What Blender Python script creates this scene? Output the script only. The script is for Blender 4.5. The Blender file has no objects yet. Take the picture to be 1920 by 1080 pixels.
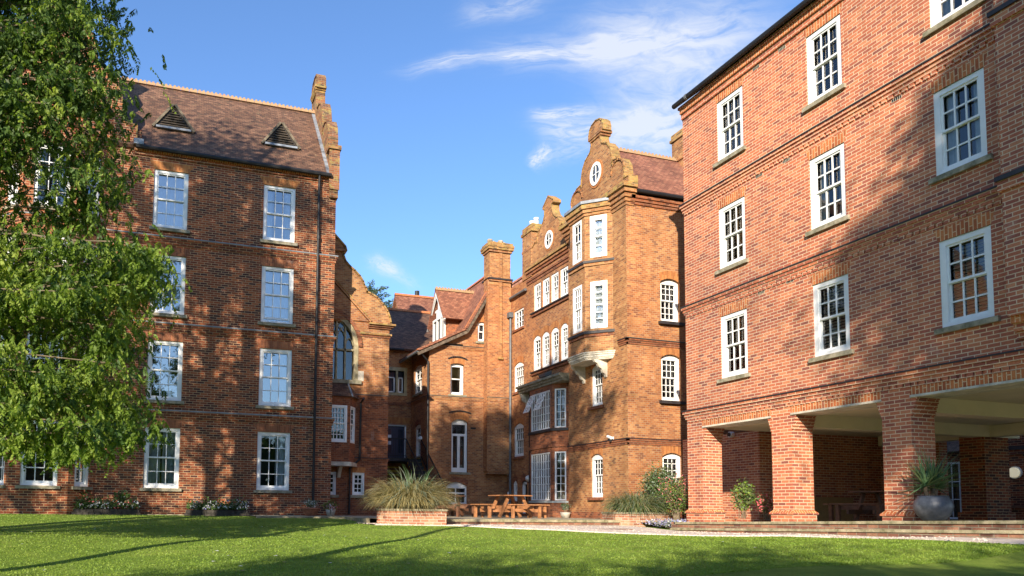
import bpy, math, random
from mathutils import Vector, Matrix
random.seed(7)
PI = math.pi
C = bpy.context.scene.collection
EYE = 1.2
# ------------------------------------------------------------------ camera
F0, CX, CY = 1391.1, 767.9, 854.7
def cam_axes(yaw, pitch, roll):
    yaw, pitch, roll = [math.radians(a) for a in (yaw, pitch, roll)]
    f = Vector((math.sin(yaw)*math.cos(pitch), math.cos(yaw)*math.cos(pitch), math.sin(pitch)))
    r = Vector((math.cos(yaw), -math.sin(yaw), 0)); u = r.cross(f)
    return r*math.cos(roll)+u*math.sin(roll), -r*math.sin(roll)+u*math.cos(roll), f
CR, CU, CF = cam_axes(17.73, 4.01, 0.65)
def ray(px, py):
    return CR*((px-CX)/F0) - CU*((py-CY)/F0) + CF
cam = bpy.data.cameras.new('camera'); co = bpy.data.objects.new('camera', cam); C.objects.link(co)
co.matrix_world = Matrix(((CR.x, CU.x, -CF.x, 0), (CR.y, CU.y, -CF.y, 0), (CR.z, CU.z, -CF.z, EYE), (0, 0, 0, 1)))
cam.sensor_width = 36; cam.lens = F0/1920*36
cam.shift_x = (960-CX)/1920; cam.shift_y = (CY-540)/1920
cam.clip_start = .1; cam.clip_end = 3000
bpy.context.scene.camera = co

# ------------------------------------------------------------------ materials
MT = {}
def newmat(name):
    m = bpy.data.materials.new(name); m.use_nodes = True
    nt = m.node_tree; nt.nodes.clear()
    out = nt.nodes.new('ShaderNodeOutputMaterial'); b = nt.nodes.new('ShaderNodeBsdfPrincipled')
    nt.links.new(b.outputs[0], out.inputs[0]); MT[name] = m
    return m, nt, b
def N(nt, t, **kw):
    n = nt.nodes.new(t)
    for k, v in kw.items():
        if hasattr(n, k) and not k.startswith('i_'): setattr(n, k, v)
    return n
def L(nt, a, b): nt.links.new(a, b)
def ramp(nt, fac, stops):
    r = nt.nodes.new('ShaderNodeValToRGB'); e = r.color_ramp.elements
    while len(e) < len(stops): e.new(.5)
    for i, (p, c) in enumerate(stops):
        e[i].position = p; e[i].color = (*c, 1)
    if fac is not None: L(nt, fac, r.inputs[0])
    return r
def mixc(nt, fac, a, b, mode='MIX'):
    m = nt.nodes.new('ShaderNodeMix'); m.data_type = 'RGBA'; m.blend_type = mode
    for s, v in ((0, fac), (6, a), (7, b)):
        if hasattr(v, 'links') or hasattr(v, 'is_linked'): L(nt, v, m.inputs[s])
        elif isinstance(v, (int, float)): m.inputs[s].default_value = v
        else: m.inputs[s].default_value = (*v, 1)
    return m.outputs[2]
def noise(nt, vec, scale, detail=3, rough=.6, dist=0):
    n = nt.nodes.new('ShaderNodeTexNoise'); n.inputs['Scale'].default_value = scale
    n.inputs['Detail'].default_value = detail; n.inputs['Roughness'].default_value = rough
    n.inputs['Distortion'].default_value = dist
    if vec is not None: L(nt, vec, n.inputs['Vector'])
    return n.outputs['Fac']
def bump(nt, h, b, strength=.5, dist=.01):
    bp = nt.nodes.new('ShaderNodeBump'); bp.inputs['Strength'].default_value = strength
    bp.inputs['Distance'].default_value = dist
    L(nt, h, bp.inputs['Height']); L(nt, bp.outputs[0], b.inputs['Normal'])
def mul(nt, a, k, op='MULTIPLY'):
    m = nt.nodes.new('ShaderNodeMath'); m.operation = op
    L(nt, a, m.inputs[0])
    if isinstance(k, (int, float)): m.inputs[1].default_value = k
    else: L(nt, k, m.inputs[1])
    return m.outputs[0]

def brick(name, stops, mortar, bw=.225, rh=.075, ms=.0085, stain=(.5, .5, .5), stain_amt=.35, tint=None, swap=False, off=.5, squash=1.0, mix_scale=.35, lichen=0):
    m, nt, b = newmat(name)
    uv = nt.nodes.new('ShaderNodeUVMap'); uv.uv_map = 'UVMap'; v = uv.outputs[0]
    if swap:
        s = nt.nodes.new('ShaderNodeSeparateXYZ'); c = nt.nodes.new('ShaderNodeCombineXYZ')
        L(nt, v, s.inputs[0]); L(nt, s.outputs[0], c.inputs[1]); L(nt, s.outputs[1], c.inputs[0]); v = c.outputs[0]
    # slightly wandering courses, as laid by hand
    t = nt.nodes.new('ShaderNodeTexBrick'); L(nt, v, t.inputs['Vector'])
    t.offset = off; t.squash = squash; t.squash_frequency = 2; t.offset_frequency = 2
    t.inputs['Color1'].default_value = (0, 0, 0, 1); t.inputs['Color2'].default_value = (1, 1, 1, 1); t.inputs['Mortar'].default_value = (.5, .5, .5, 1)
    t.inputs['Scale'].default_value = 1; t.inputs['Mortar Size'].default_value = ms; t.inputs['Mortar Smooth'].default_value = .15
    t.inputs['Bias'].default_value = 0; t.inputs['Brick Width'].default_value = bw; t.inputs['Row Height'].default_value = rh
    r = ramp(nt, t.outputs['Color'], stops)
    fine = noise(nt, v, 40, 4, .7)
    c1 = mixc(nt, .55, r.outputs[0], mixc(nt, 1, r.outputs[0], ramp(nt, fine, [(.25, (.55, .5, .5)), (.75, (1.45, 1.4, 1.35))]).outputs[0], 'MULTIPLY'))
    big = noise(nt, v, mix_scale, 5, .65)
    mort = mixc(nt, noise(nt, v, 2.2, 3), mortar, tuple(x*.72 for x in mortar))
    col = mixc(nt, t.outputs['Fac'], c1, mort)
    if tint: # patches of another firing / repointing
        col = mixc(nt, ramp(nt, big, [(.42, (0, 0, 0)), (.62, (.75, .75, .75))]).outputs[0], col, mixc(nt, 1, col, tint, 'MULTIPLY'))
    st = ramp(nt, noise(nt, v, 1.1, 6, .7, .6), [(.36, (stain_amt,)*3), (.56, (0, 0, 0))])
    col = mixc(nt, st.outputs[0], col, mixc(nt, 1, col, stain, 'MULTIPLY'))
    mp = nt.nodes.new('ShaderNodeVectorMath'); mp.operation = 'MULTIPLY'; L(nt, uv.outputs[0], mp.inputs[0]); mp.inputs[1].default_value = (2.6, .22, 1)
    rs = ramp(nt, noise(nt, mp.outputs[0], 1.0, 5, .7, .2), [(.30, (.42,)*3), (.50, (0, 0, 0))])      # rain streaks
    col = mixc(nt, rs.outputs[0], col, mixc(nt, 1, col, (.52, .5, .5), 'MULTIPLY'))
    dr = ramp(nt, noise(nt, uv.outputs[0], .16, 3, .5), [(.35, (.86, .88, .9)), (.65, (1.12, 1.06, 1.0))])  # tonal drift between lifts
    col = mixc(nt, 1, col, dr.outputs[0], 'MULTIPLY')
    ef = ramp(nt, noise(nt, v, 1.7, 6, .75, .3), [(.60, (0, 0, 0)), (.75, (.30, .30, .30))])   # lime bloom
    col = mixc(nt, ef.outputs[0], col, (.55, .45, .38))
    if lichen:
        lf = ramp(nt, noise(nt, v, 3.5, 5, .7), [(.5, (0, 0, 0)), (.62, (lichen,)*3)])
        col = mixc(nt, lf.outputs[0], col, (.36, .30, .08))
    L(nt, col, b.inputs['Base Color']); b.inputs['Roughness'].default_value = .88
    inv = mul(nt, t.outputs['Fac'], -1); add = mul(nt, inv, mul(nt, fine, .5), 'ADD')
    bump(nt, add, b, .55, .006)
    return m

def plain(name, col, rough=.6, spec=.5, metal=0, var=.15, scale=6, bmp=0, col2=None):
    m, nt, b = newmat(name)
    tc = nt.nodes.new('ShaderNodeTexCoord')
    n = noise(nt, tc.outputs['Object'], scale, 5, .65)
    c2 = col2 or tuple(x*(1-var*1.6) for x in col)
    L(nt, mixc(nt, ramp(nt, n, [(.35, (0, 0, 0)), (.65, (1, 1, 1))]).outputs[0], c2, tuple(min(1, x*(1+var*.3)) for x in col)), b.inputs['Base Color'])
    b.inputs['Roughness'].default_value = rough; b.inputs['Metallic'].default_value = metal
    b.inputs['Specular IOR Level'].default_value = spec
    if bmp: bump(nt, noise(nt, tc.outputs['Object'], scale*6, 4, .7), b, bmp, .01)
    return m

# newer stretcher-bond brick of the two long blocks
brick('red_brick', [(0, (.055, .02, .016)), (.2, (.10, .028, .016)), (.45, (.19, .044, .017)), (.72, (.26, .062, .02)), (1, (.36, .105, .034))], (.50, .33, .18), stain_amt=.22)
brick('orange_red_brick', [(0, (.22, .072, .055)), (.12, (.32, .095, .06)), (.45, (.42, .125, .066)), (.75, (.48, .152, .072)), (1, (.55, .22, .11))], (.74, .55, .37), stain_amt=.12)
brick('old_brick', [(0, (.21, .085, .045)), (.2, (.30, .115, .045)), (.45, (.37, .145, .05)), (.75, (.42, .18, .065)), (1, (.48, .25, .10))], (.46, .32, .19), bw=.165, rh=.067, ms=.007, tint=(.85, .72, .62), stain=(.55, .5, .48), stain_amt=.45)
brick('old_brick_buff', [(0, (.20, .085, .045)), (.2, (.31, .128, .05)), (.45, (.38, .16, .058)), (.75, (.44, .20, .075)), (1, (.50, .27, .11))], (.46, .34, .18), bw=.165, rh=.067, ms=.007, tint=(.8, .7, .6), stain=(.5, .46, .42), stain_amt=.5)
brick('old_brick_lichen', [(0, (.12, .07, .035)), (.2, (.30, .15, .045)), (.5, (.42, .21, .06)), (1, (.52, .30, .10))], (.40, .30, .16), bw=.165, rh=.067, ms=.007, stain=(.4, .38, .34), stain_amt=.6, lichen=.6)
brick('red_lichen_brick', [(0, (.07, .035, .025)), (.3, (.16, .06, .03)), (.7, (.24, .085, .035)), (1, (.32, .13, .05))], (.30, .22, .13), stain=(.45, .42, .38), stain_amt=.7, lichen=.5)
brick('deep_red_brick', [(0, (.12, .04, .02)), (.3, (.23, .072, .03)), (.7, (.30, .095, .035)), (1, (.36, .13, .05))], (.34, .20, .12), bw=.165, rh=.067, ms=.006, tint=(.75, .7, .68), stain=(.5, .45, .42), stain_amt=.5)
brick('pink_brick', [(0, (.30, .12, .09)), (.5, (.45, .19, .14)), (1, (.60, .33, .26))], (.6, .5, .42), bw=.2, rh=.067, ms=.005)
brick('soldier_brick', [(0, (.28, .075, .03)), (.4, (.44, .125, .04)), (1, (.54, .19, .06))], (.70, .48, .28), swap=True, ms=.009, stain_amt=.15)
brick('gauged_orange', [(0, (.28, .10, .03)), (.4, (.40, .155, .045)), (1, (.48, .21, .065))], (.42, .22, .10), bw=.22, rh=.06, swap=True, ms=.0025, stain_amt=.3)
brick('gauged_brown', [(0, (.17, .06, .03)), (.4, (.28, .095, .04)), (1, (.36, .14, .06))], (.42, .24, .13), bw=.3, rh=.06, swap=True, ms=.0028, stain_amt=.3)
def tiles(name, stops, dark, scale=1.0, lich=.5, moss=.3):
    m, nt, b = newmat(name)
    uv = nt.nodes.new('ShaderNodeUVMap'); uv.uv_map = 'UVMap'; v = uv.outputs[0]
    t = nt.nodes.new('ShaderNodeTexBrick'); L(nt, v, t.inputs['Vector'])
    t.inputs['Color1'].default_value = (0, 0, 0, 1); t.inputs['Color2'].default_value = (1, 1, 1, 1)
    t.inputs['Scale'].default_value = 1; t.inputs['Mortar Size'].default_value = .006; t.inputs['Mortar Smooth'].default_value = .3
    t.inputs['Brick Width'].default_value = .17; t.inputs['Row Height'].default_value = .11; t.inputs['Mortar'].default_value = (.2, .2, .2, 1)
    r = ramp(nt, t.outputs['Color'], stops)
    col = mixc(nt, t.outputs['Fac'], r.outputs[0], dark)
    col = mixc(nt, ramp(nt, noise(nt, v, .6, 6, .7, .8), [(.38, (.75,)*3), (.62, (0, 0, 0))]).outputs[0], col, mixc(nt, 1, col, (.55, .52, .5), 'MULTIPLY'))
    col = mixc(nt, ramp(nt, noise(nt, v, 5, 6, .8), [(.55, (0, 0, 0)), (.7, (moss,)*3)]).outputs[0], col, (.17, .15, .075))
    col = mixc(nt, ramp(nt, noise(nt, v, 9, 4, .8), [(.66, (0, 0, 0)), (.74, (lich,)*3)]).outputs[0], col, (.42, .36, .26))
    L(nt, col, b.inputs['Base Color']); b.inputs['Roughness'].default_value = .9
    s = nt.nodes.new('ShaderNodeSeparateXYZ'); L(nt, v, s.inputs[0])
    fr = mul(nt, mul(nt, s.outputs[1], 1/.11), 1.0, 'FRACT') if False else None
    mm = nt.nodes.new('ShaderNodeMath'); mm.operation = 'FRACT'; L(nt, mul(nt, s.outputs[1], 1/.11), mm.inputs[0])
    h = mul(nt, mul(nt, mm.outputs[0], -1), mul(nt, t.outputs['Color'], .6), 'ADD')
    bump(nt, h, b, .9, .02)
    return m
tiles('roof_tiles', [(0, (.085, .042, .026)), (.5, (.155, .075, .042)), (1, (.24, .125, .072))], (.035, .02, .015), moss=.6)
tiles('red_roof_tiles', [(0, (.20, .075, .045)), (.5, (.30, .115, .065)), (1, (.38, .165, .095))], (.07, .035, .025), moss=.25, lich=.25)
plain('ridge_tile', (.33, .17, .11), .85, var=.3, scale=9, col2=(.34, .25, .10), bmp=.5)
plain('orange_ridge', (.50, .17, .06), .85, var=.2, scale=9)
plain('white_paint', (.80, .81, .80), .45, var=.05, scale=3)
plain('grey_paint', (.40, .43, .42), .5, var=.08)
plain('cream_render', (.52, .46, .34), .8, var=.12, scale=1.5)
plain('cream_ceiling', (.76, .67, .49), .8, var=.06, scale=1)
plain('tan_panel', (.34, .20, .075), .7, var=.1)
plain('sill_stone', (.33, .29, .21), .9, var=.4, scale=5, col2=(.14, .13, .08), bmp=.6)
plain('lead', (.24, .27, .31), .45, var=.3, scale=5)
plain('dark_slate', (.035, .03, .032), .6, var=.3)
plain('black_metal', (.012, .012, .014), .62, var=.2)
plain('grey_metal', (.12, .13, .14), .5, var=.2)
plain('limestone', (.42, .36, .22), .9, var=.3, scale=4, bmp=.4)
plain('pale_stone', (.60, .55, .45), .85, var=.25, scale=4, bmp=.3)
plain('bargeboard_white', (.78, .78, .76), .5, var=.05)
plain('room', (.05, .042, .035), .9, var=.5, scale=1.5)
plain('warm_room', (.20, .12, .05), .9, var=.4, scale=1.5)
plain('curtain', (.62, .64, .66), .9, var=.08, scale=8)
plain('blind_cream', (.42, .33, .19), .7, var=.1)
plain('blind_yellow', (.42, .26, .06), .7, var=.1)
plain('dark_door', (.012, .015, .05), .4, var=.2)
plain('white_card', (.75, .75, .75), .7, var=.03)
plain('cedar', (.40, .18, .075), .55, var=.3, scale=7, bmp=.3)
plain('brown_wood', (.17, .075, .04), .6, var=.3, scale=7, bmp=.3)
plain('louvre_slat', (.06, .045, .03), .85, var=.4, scale=9)
plain('louvre_wood', (.17, .135, .09), .8, var=.4, scale=9)
plain('terracotta', (.42, .16, .08), .8, var=.25, scale=9)
plain('glazed_bowl', (.12, .13, .15), .42, var=.35, scale=5, col2=(.045, .05, .065), bmp=.25)
plain('yellow_paint', (.62, .42, .03), .6, var=.1)
plain('bark', (.16, .12, .085), .95, var=.4, scale=8, bmp=.8)
plain('twig', (.20, .155, .10), .9, var=.3, scale=8)
plain('soil', (.05, .035, .022), .95, var=.4, bmp=.5)
plain('trough_stone', (.06, .052, .042), .95, var=.5, scale=10, bmp=.8, col2=(.025, .022, .018))
plain('chimney_pot', (.50, .42, .30), .9, var=.3)
plain('plastic_white', (.75, .75, .73), .35, var=.03)

def leafmat(name, a, b_, c_, trans=.35, scale=1.2):
    m = bpy.data.materials.new(name); m.use_nodes = True; nt = m.node_tree; nt.nodes.clear(); MT[name] = m
    out = nt.nodes.new('ShaderNodeOutputMaterial'); p = nt.nodes.new('ShaderNodeBsdfPrincipled')
    tr = nt.nodes.new('ShaderNodeBsdfTranslucent'); mx = nt.nodes.new('ShaderNodeMixShader')
    tc = nt.nodes.new('ShaderNodeTexCoord')
    n = noise(nt, tc.outputs['Object'], scale, 3, .6); n2 = noise(nt, tc.outputs['Object'], scale*22, 2, .6)
    s = mul(nt, mul(nt, n, .55), mul(nt, n2, .45), 'ADD')
    r = ramp(nt, s, [(.36, a), (.5, b_), (.62, c_)])
    L(nt, r.outputs[0], p.inputs['Base Color']); p.inputs['Roughness'].default_value = .55
    p.inputs['Specular IOR Level'].default_value = .35
    L(nt, mixc(nt, 1, r.outputs[0], (1.15, 1.25, .6), 'MULTIPLY'), tr.inputs[0])
    mx.inputs[0].default_value = trans
    L(nt, p.outputs[0], mx.inputs[1]); L(nt, tr.outputs[0], mx.inputs[2]); L(nt, mx.outputs[0], out.inputs[0])
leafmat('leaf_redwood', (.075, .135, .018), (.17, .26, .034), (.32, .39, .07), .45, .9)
leafmat('leaf_redwood_dark', (.03, .065, .014), (.06, .115, .022), (.12, .19, .04), .35, .9)  # darker leaf tone: random variation, plus shade coloured into the upper crown
leafmat('leaf_shade_tree', (.04, .08, .02), (.06, .12, .03), (.09, .15, .04), .2)
leafmat('leaf_blue_conifer', (.05, .09, .05), (.08, .13, .08), (.12, .18, .11), .2)
leafmat('leaf_shrub', (.03, .07, .02), (.06, .12, .03), (.12, .19, .05), .3, 3)
leafmat('leaf_grey', (.12, .16, .11), (.20, .25, .18), (.30, .34, .27), .2, 5)
leafmat('leaf_yucca', (.045, .10, .045), (.08, .16, .07), (.16, .25, .11), .15, 4)
leafmat('blade_green', (.10, .14, .06), (.17, .21, .09), (.25, .28, .13), .3, 3)
leafmat('blade_straw', (.26, .21, .09), (.36, .30, .14), (.46, .40, .21), .3, 3)
leafmat('leaf_red', (.16, .05, .03), (.24, .09, .05), (.32, .14, .07), .2, 4)
leafmat('petal_white', (.7, .7, .72), (.8, .8, .82), (.8, .8, .8), .2)
leafmat('petal_pink', (.60, .10, .13), (.70, .16, .18), (.75, .30, .30), .2)
leafmat('petal_violet', (.25, .24, .52), (.34, .33, .62), (.45, .45, .70), .2)
leafmat('grass_blade', (.13, .215, .024), (.19, .285, .036), (.26, .345, .055), .35, 1.5)

# glass: a see-through pane with a sky reflection
def glassmat(name, refl, tint=(.8, .85, .88), rough=.02):
    m = bpy.data.materials.new(name); m.use_nodes = True; nt = m.node_tree; nt.nodes.clear(); MT[name] = m
    out = nt.nodes.new('ShaderNodeOutputMaterial'); g = nt.nodes.new('ShaderNodeBsdfGlossy'); t = nt.nodes.new('ShaderNodeBsdfTransparent')
    g.inputs['Roughness'].default_value = rough; t.inputs[0].default_value = (*tint, 1); g.inputs[0].default_value = (.95, .95, .95, 1)
    lw = nt.nodes.new('ShaderNodeFresnel'); lw.inputs[0].default_value = 1.6
    tc = nt.nodes.new('ShaderNodeTexCoord'); bp = nt.nodes.new('ShaderNodeBump'); bp.inputs['Strength'].default_value = .12; bp.inputs['Distance'].default_value = .02
    L(nt, noise(nt, tc.outputs['Object'], 1.3, 2, .5), bp.inputs['Height']); L(nt, bp.outputs[0], g.inputs['Normal'])
    ad = mul(nt, lw.outputs[0], refl, 'ADD'); mx = nt.nodes.new('ShaderNodeMixShader')
    L(nt, ad, mx.inputs[0]); L(nt, t.outputs[0], mx.inputs[1]); L(nt, g.outputs[0], mx.inputs[2]); L(nt, mx.outputs[0], out.inputs[0])
glassmat('glass', .05); glassmat('glass_bright', .26); glassmat('glass_dark', .05)

def lampglow():
    m, nt, b = newmat('lamp_glow'); b.inputs['Base Color'].default_value = (.8, .75, .6, 1)
    b.inputs['Emission Color'].default_value = (1, .9, .6, 1); b.inputs['Emission Strength'].default_value = .2
lampglow()

# lawn, gravel, paving
def lawnmat():
    m, nt, b = newmat('lawn_grass')
    g = nt.nodes.new('ShaderNodeNewGeometry'); v = g.outputs['Position']
    big = noise(nt, v, .22, 4, .6, .5); mid = noise(nt, v, 1.7, 5, .7); fine = noise(nt, v, 22, 5, .8)
    s = mul(nt, mul(nt, big, .5), mul(nt, mid, .5), 'ADD')
    r = ramp(nt, s, [(.34, (.11, .195, .02)), (.5, (.185, .28, .035)), (.64, (.28, .355, .06))])
    f = ramp(nt, fine, [(.3, (.78, .8, .74)), (.7, (1.18, 1.16, 1.16))])
    col = mixc(nt, 1, r.outputs[0], f.outputs[0], 'MULTIPLY')
    bare = ramp(nt, noise(nt, v, .45, 5, .75, 1), [(.62, (0, 0, 0)), (.74, (.55,)*3)])
    col = mixc(nt, bare.outputs[0], col, (.20, .16, .06))
    L(nt, col, b.inputs['Base Color']); b.inputs['Roughness'].default_value = .9; b.inputs['Specular IOR Level'].default_value = .2
    bump(nt, fine, b, 1, .05)
lawnmat()
def gravelmat():
    m, nt, b = newmat('gravel'); g = nt.nodes.new('ShaderNodeNewGeometry'); v = g.outputs['Position']
    vo = nt.nodes.new('ShaderNodeTexVoronoi'); vo.inputs['Scale'].default_value = 45; L(nt, v, vo.inputs['Vector'])
    r = ramp(nt, vo.outputs['Distance'], [(0, (.78, .71, .63)), (.5, (.68, .60, .52)), (.9, (.34, .29, .24))])
    sx = nt.nodes.new('ShaderNodeSeparateXYZ'); L(nt, vo.outputs['Color'], sx.inputs[0]); col = mixc(nt, .5, r.outputs[0], mixc(nt, 1, r.outputs[0], ramp(nt, sx.outputs[0], [(0, (.55, .5, .45)), (1, (1.2, 1.15, 1.1))]).outputs[0], 'MULTIPLY'))
    col = mixc(nt, ramp(nt, noise(nt, v, 1.2, 4), [(.45, (0, 0, 0)), (.75, (.25,)*3)]).outputs[0], col, (.42, .34, .26))
    L(nt, col, b.inputs['Base Color']); b.inputs['Roughness'].default_value = .95; bump(nt, vo.outputs['Distance'], b, .35, .012)
gravelmat()
def pavemat():
    m, nt, b = newmat('paving'); g = nt.nodes.new('ShaderNodeNewGeometry'); v = g.outputs['Position']
    t = nt.nodes.new('ShaderNodeTexBrick'); L(nt, v, t.inputs['Vector']); t.inputs['Scale'].default_value = 1
    t.inputs['Brick Width'].default_value = .6; t.inputs['Row Height'].default_value = .6; t.inputs['Mortar Size'].default_value = .008
    t.inputs['Color1'].default_value = (.34, .29, .20, 1); t.inputs['Color2'].default_value = (.44, .38, .27, 1); t.inputs['Mortar'].default_value = (.10, .09, .05, 1)
    col = mixc(nt, ramp(nt, noise(nt, v, 2.5, 6, .75), [(.4, (.6,)*3), (.62, (0, 0, 0))]).outputs[0], t.outputs[0], (.16, .15, .08))
    L(nt, col, b.inputs['Base Color']); b.inputs['Roughness'].default_value = .9; bump(nt, noise(nt, v, 30, 4), b, .4, .01)
pavemat()
plain('slab_edge', (.36, .31, .20), .9, var=.45, scale=5, col2=(.15, .14, .07), bmp=.6)
brick('step_brick', [(0, (.12, .06, .05)), (.5, (.26, .11, .07)), (1, (.36, .19, .12))], (.30, .26, .19), stain=(.5, .5, .4), stain_amt=.8)
brick('planter_brick', [(0, (.26, .10, .06)), (.5, (.42, .18, .10)), (1, (.52, .30, .19))], (.55, .48, .38), stain=(.7, .65, .55), stain_amt=.4)

# ------------------------------------------------------------------ mesh builder
def rnd(a, b): return random.uniform(a, b)
class MB:
    def __init__(s): s.v = []; s.f = []; s.m = []; s.mats = []; s.smooth = False
    def mi(s, mat):
        if mat not in s.mats: s.mats.append(mat)
        return s.mats.index(mat)
    def poly(s, pts, mat):
        i = len(s.v); s.v += [tuple(p) for p in pts]; s.f.append(tuple(range(i, i+len(pts)))); s.m.append(s.mi(mat))
    def hexa(s, p, mat):  # 8 points: bottom ring 0-3, top ring 4-7
        i = len(s.v); s.v += [tuple(q) for q in p]; k = s.mi(mat)
        for f in ((0, 3, 2, 1), (4, 5, 6, 7), (0, 1, 5, 4), (1, 2, 6, 5), (2, 3, 7, 6), (3, 0, 4, 7)):
            s.f.append(tuple(i+j for j in f)); s.m.append(k)
    def box(s, x0, x1, y0, y1, z0, z1, mat):
        s.hexa([(x0, y0, z0), (x1, y0, z0), (x1, y1, z0), (x0, y1, z0), (x0, y0, z1), (x1, y0, z1), (x1, y1, z1), (x0, y1, z1)], mat)
    def fbox(s, fr, u0, u1, z0, z1, w0, w1, mat):
        P = fr.p
        s.hexa([P(u0, z0, w1), P(u1, z0, w1), P(u1, z0, w0), P(u0, z0, w0), P(u0, z1, w1), P(u1, z1, w1), P(u1, z1, w0), P(u0, z1, w0)], mat)
    def prism(s, fr, pts, w0, w1, mat, side=None):  # pts (u,z) counter-clockwise seen from outside; w1 is the front
        n = len(pts); k = s.mi(mat); ks = s.mi(side or mat); i = len(s.v)
        s.v += [tuple(fr.p(u, z, w1)) for u, z in pts] + [tuple(fr.p(u, z, w0)) for u, z in pts]
        s.f.append(tuple(range(i, i+n))); s.m.append(k)
        s.f.append(tuple(range(i+2*n-1, i+n-1, -1))); s.m.append(k)
        for j in range(n):
            a, b = j, (j+1) % n
            s.f.append((i+b, i+a, i+n+a, i+n+b)); s.m.append(ks)
    def ribbon(s, fr, pts, t, w0, w1, mat):  # a coping laid on the outside of an open outline
        for (a, b) in zip(pts[:-1], pts[1:]):
            d = Vector((b[0]-a[0], b[1]-a[1])); l = d.length
            if l < 1e-4: continue
            d /= l; nn = Vector((-d.y, d.x))*t; e = d*.02
            q = [(a[0]-e.x, a[1]-e.y), (b[0]+e.x, b[1]+e.y), (b[0]+e.x+nn.x, b[1]+e.y+nn.y), (a[0]-e.x+nn.x, a[1]-e.y+nn.y)]
            s.prism(fr, q, w0, w1, mat)
    def tube(s, pts, r, mat, n=8, r1=None, caps=True):
        pts = [Vector(p) for p in pts]; rings = []; m = len(pts); k = s.mi(mat)
        for j, p in enumerate(pts):
            d = (pts[min(j+1, m-1)]-pts[max(j-1, 0)]).normalized()
            a = d.cross(Vector((0, 0, 1)))
            if a.length < .1: a = d.cross(Vector((0, 1, 0)))
            a.normalize(); b = d.cross(a)
            rr = r if r1 is None else r+(r1-r)*j/(m-1)
            i = len(s.v); s.v += [tuple(p+(a*math.cos(2*PI*q/n)+b*math.sin(2*PI*q/n))*rr) for q in range(n)]; rings.append(i)
        for a, b in zip(rings[:-1], rings[1:]):
            for q in range(n):
                s.f.append((a+q, a+(q+1) % n, b+(q+1) % n, b+q)); s.m.append(k)
        if caps:
            s.f.append(tuple(rings[0]+q for q in range(n))[::-1]); s.m.append(k); s.f.append(tuple(rings[-1]+q for q in range(n))); s.m.append(k)
    def lathe(s, c, prof, mat, n=24):
        k = s.mi(mat); rings = []
        for r, z in prof:
            i = len(s.v); s.v += [(c[0]+r*math.cos(2*PI*q/n), c[1]+r*math.sin(2*PI*q/n), c[2]+z) for q in range(n)]; rings.append(i)
        for a, b in zip(rings[:-1], rings[1:]):
            for q in range(n):
                s.f.append((a+q, a+(q+1) % n, b+(q+1) % n, b+q)); s.m.append(k)
    def build(s, name, parent=None, smooth=False, **tags):
        org = root_loc(parent) if parent is not None else Vector((0, 0, 0))
        me = bpy.data.meshes.new(name)
        me.from_pydata([(x-org.x, y-org.y, z-org.z) for x, y, z in s.v], [], s.f)
        for m in s.mats: me.materials.append(MT[m])
        me.polygons.foreach_set('material_index', s.m)
        if smooth: me.polygons.foreach_set('use_smooth', [True]*len(s.f))
        uvl = me.uv_layers.new(name='UVMap')
        if len(s.f) < 60000:
            uvs = [0.0]*(2*len(me.loops)); V = s.v
            for pl in me.polygons:
                nx, ny, nz = pl.normal
                if abs(nz) > .93: t = (1, 0, 0); w = (0, 1, 0)
                else:
                    l = math.hypot(nx, ny); t = (-ny/l, nx/l, 0)
                    w = (ny*0-nz*t[1], nz*t[0]-nx*0, nx*t[1]-ny*t[0])
                for li in pl.loop_indices:
                    x, y, z = V[me.loops[li].vertex_index]
                    uvs[2*li] = x*t[0]+y*t[1]; uvs[2*li+1] = x*w[0]+y*w[1]+z*w[2]
            uvl.data.foreach_set('uv', uvs)
        me.update()
        o = bpy.data.objects.new(name, me); C.objects.link(o)
        if parent is not None: o.parent = parent
        for k_, v_ in tags.items(): o[k_] = v_
        return o
def root_loc(o):
    while o.parent is not None: o = o.parent
    return o.location
def thing(name, label, cat, loc, group=None):
    o = bpy.data.objects.new(name, None); C.objects.link(o); o.location = loc
    o.empty_display_size = .3
    o['label'] = label; o['category'] = cat
    if group: o['group'] = group
    return o
def tag(o, label, cat, group=None):
    o['label'] = label; o['category'] = cat
    if group: o['group'] = group
    return o

class Fr:  # a vertical plane: origin o, horizontal axis u (to the right seen from outside), outward normal n
    def __init__(s, o, u):
        s.o = Vector((o[0], o[1], 0)); s.u = Vector((u[0], u[1], 0)).normalized(); s.n = Vector((s.u.y, -s.u.x, 0))
    def p(s, u, z, w=0): return s.o+s.u*u+s.n*w+Vector((0, 0, z))
    def uv(s, px, py, w=0):
        d = ray(px, py); o = s.o+s.n*w; t = (o-Vector((0, 0, EYE))).dot(s.n)/d.dot(s.n)
        q = Vector((0, 0, EYE))+d*t
        return round((q-s.o).dot(s.u), 2), round(q.z, 2)
    def off(s, w): return Fr((s.o+s.n*w)[:2], s.u[:2])

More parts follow.
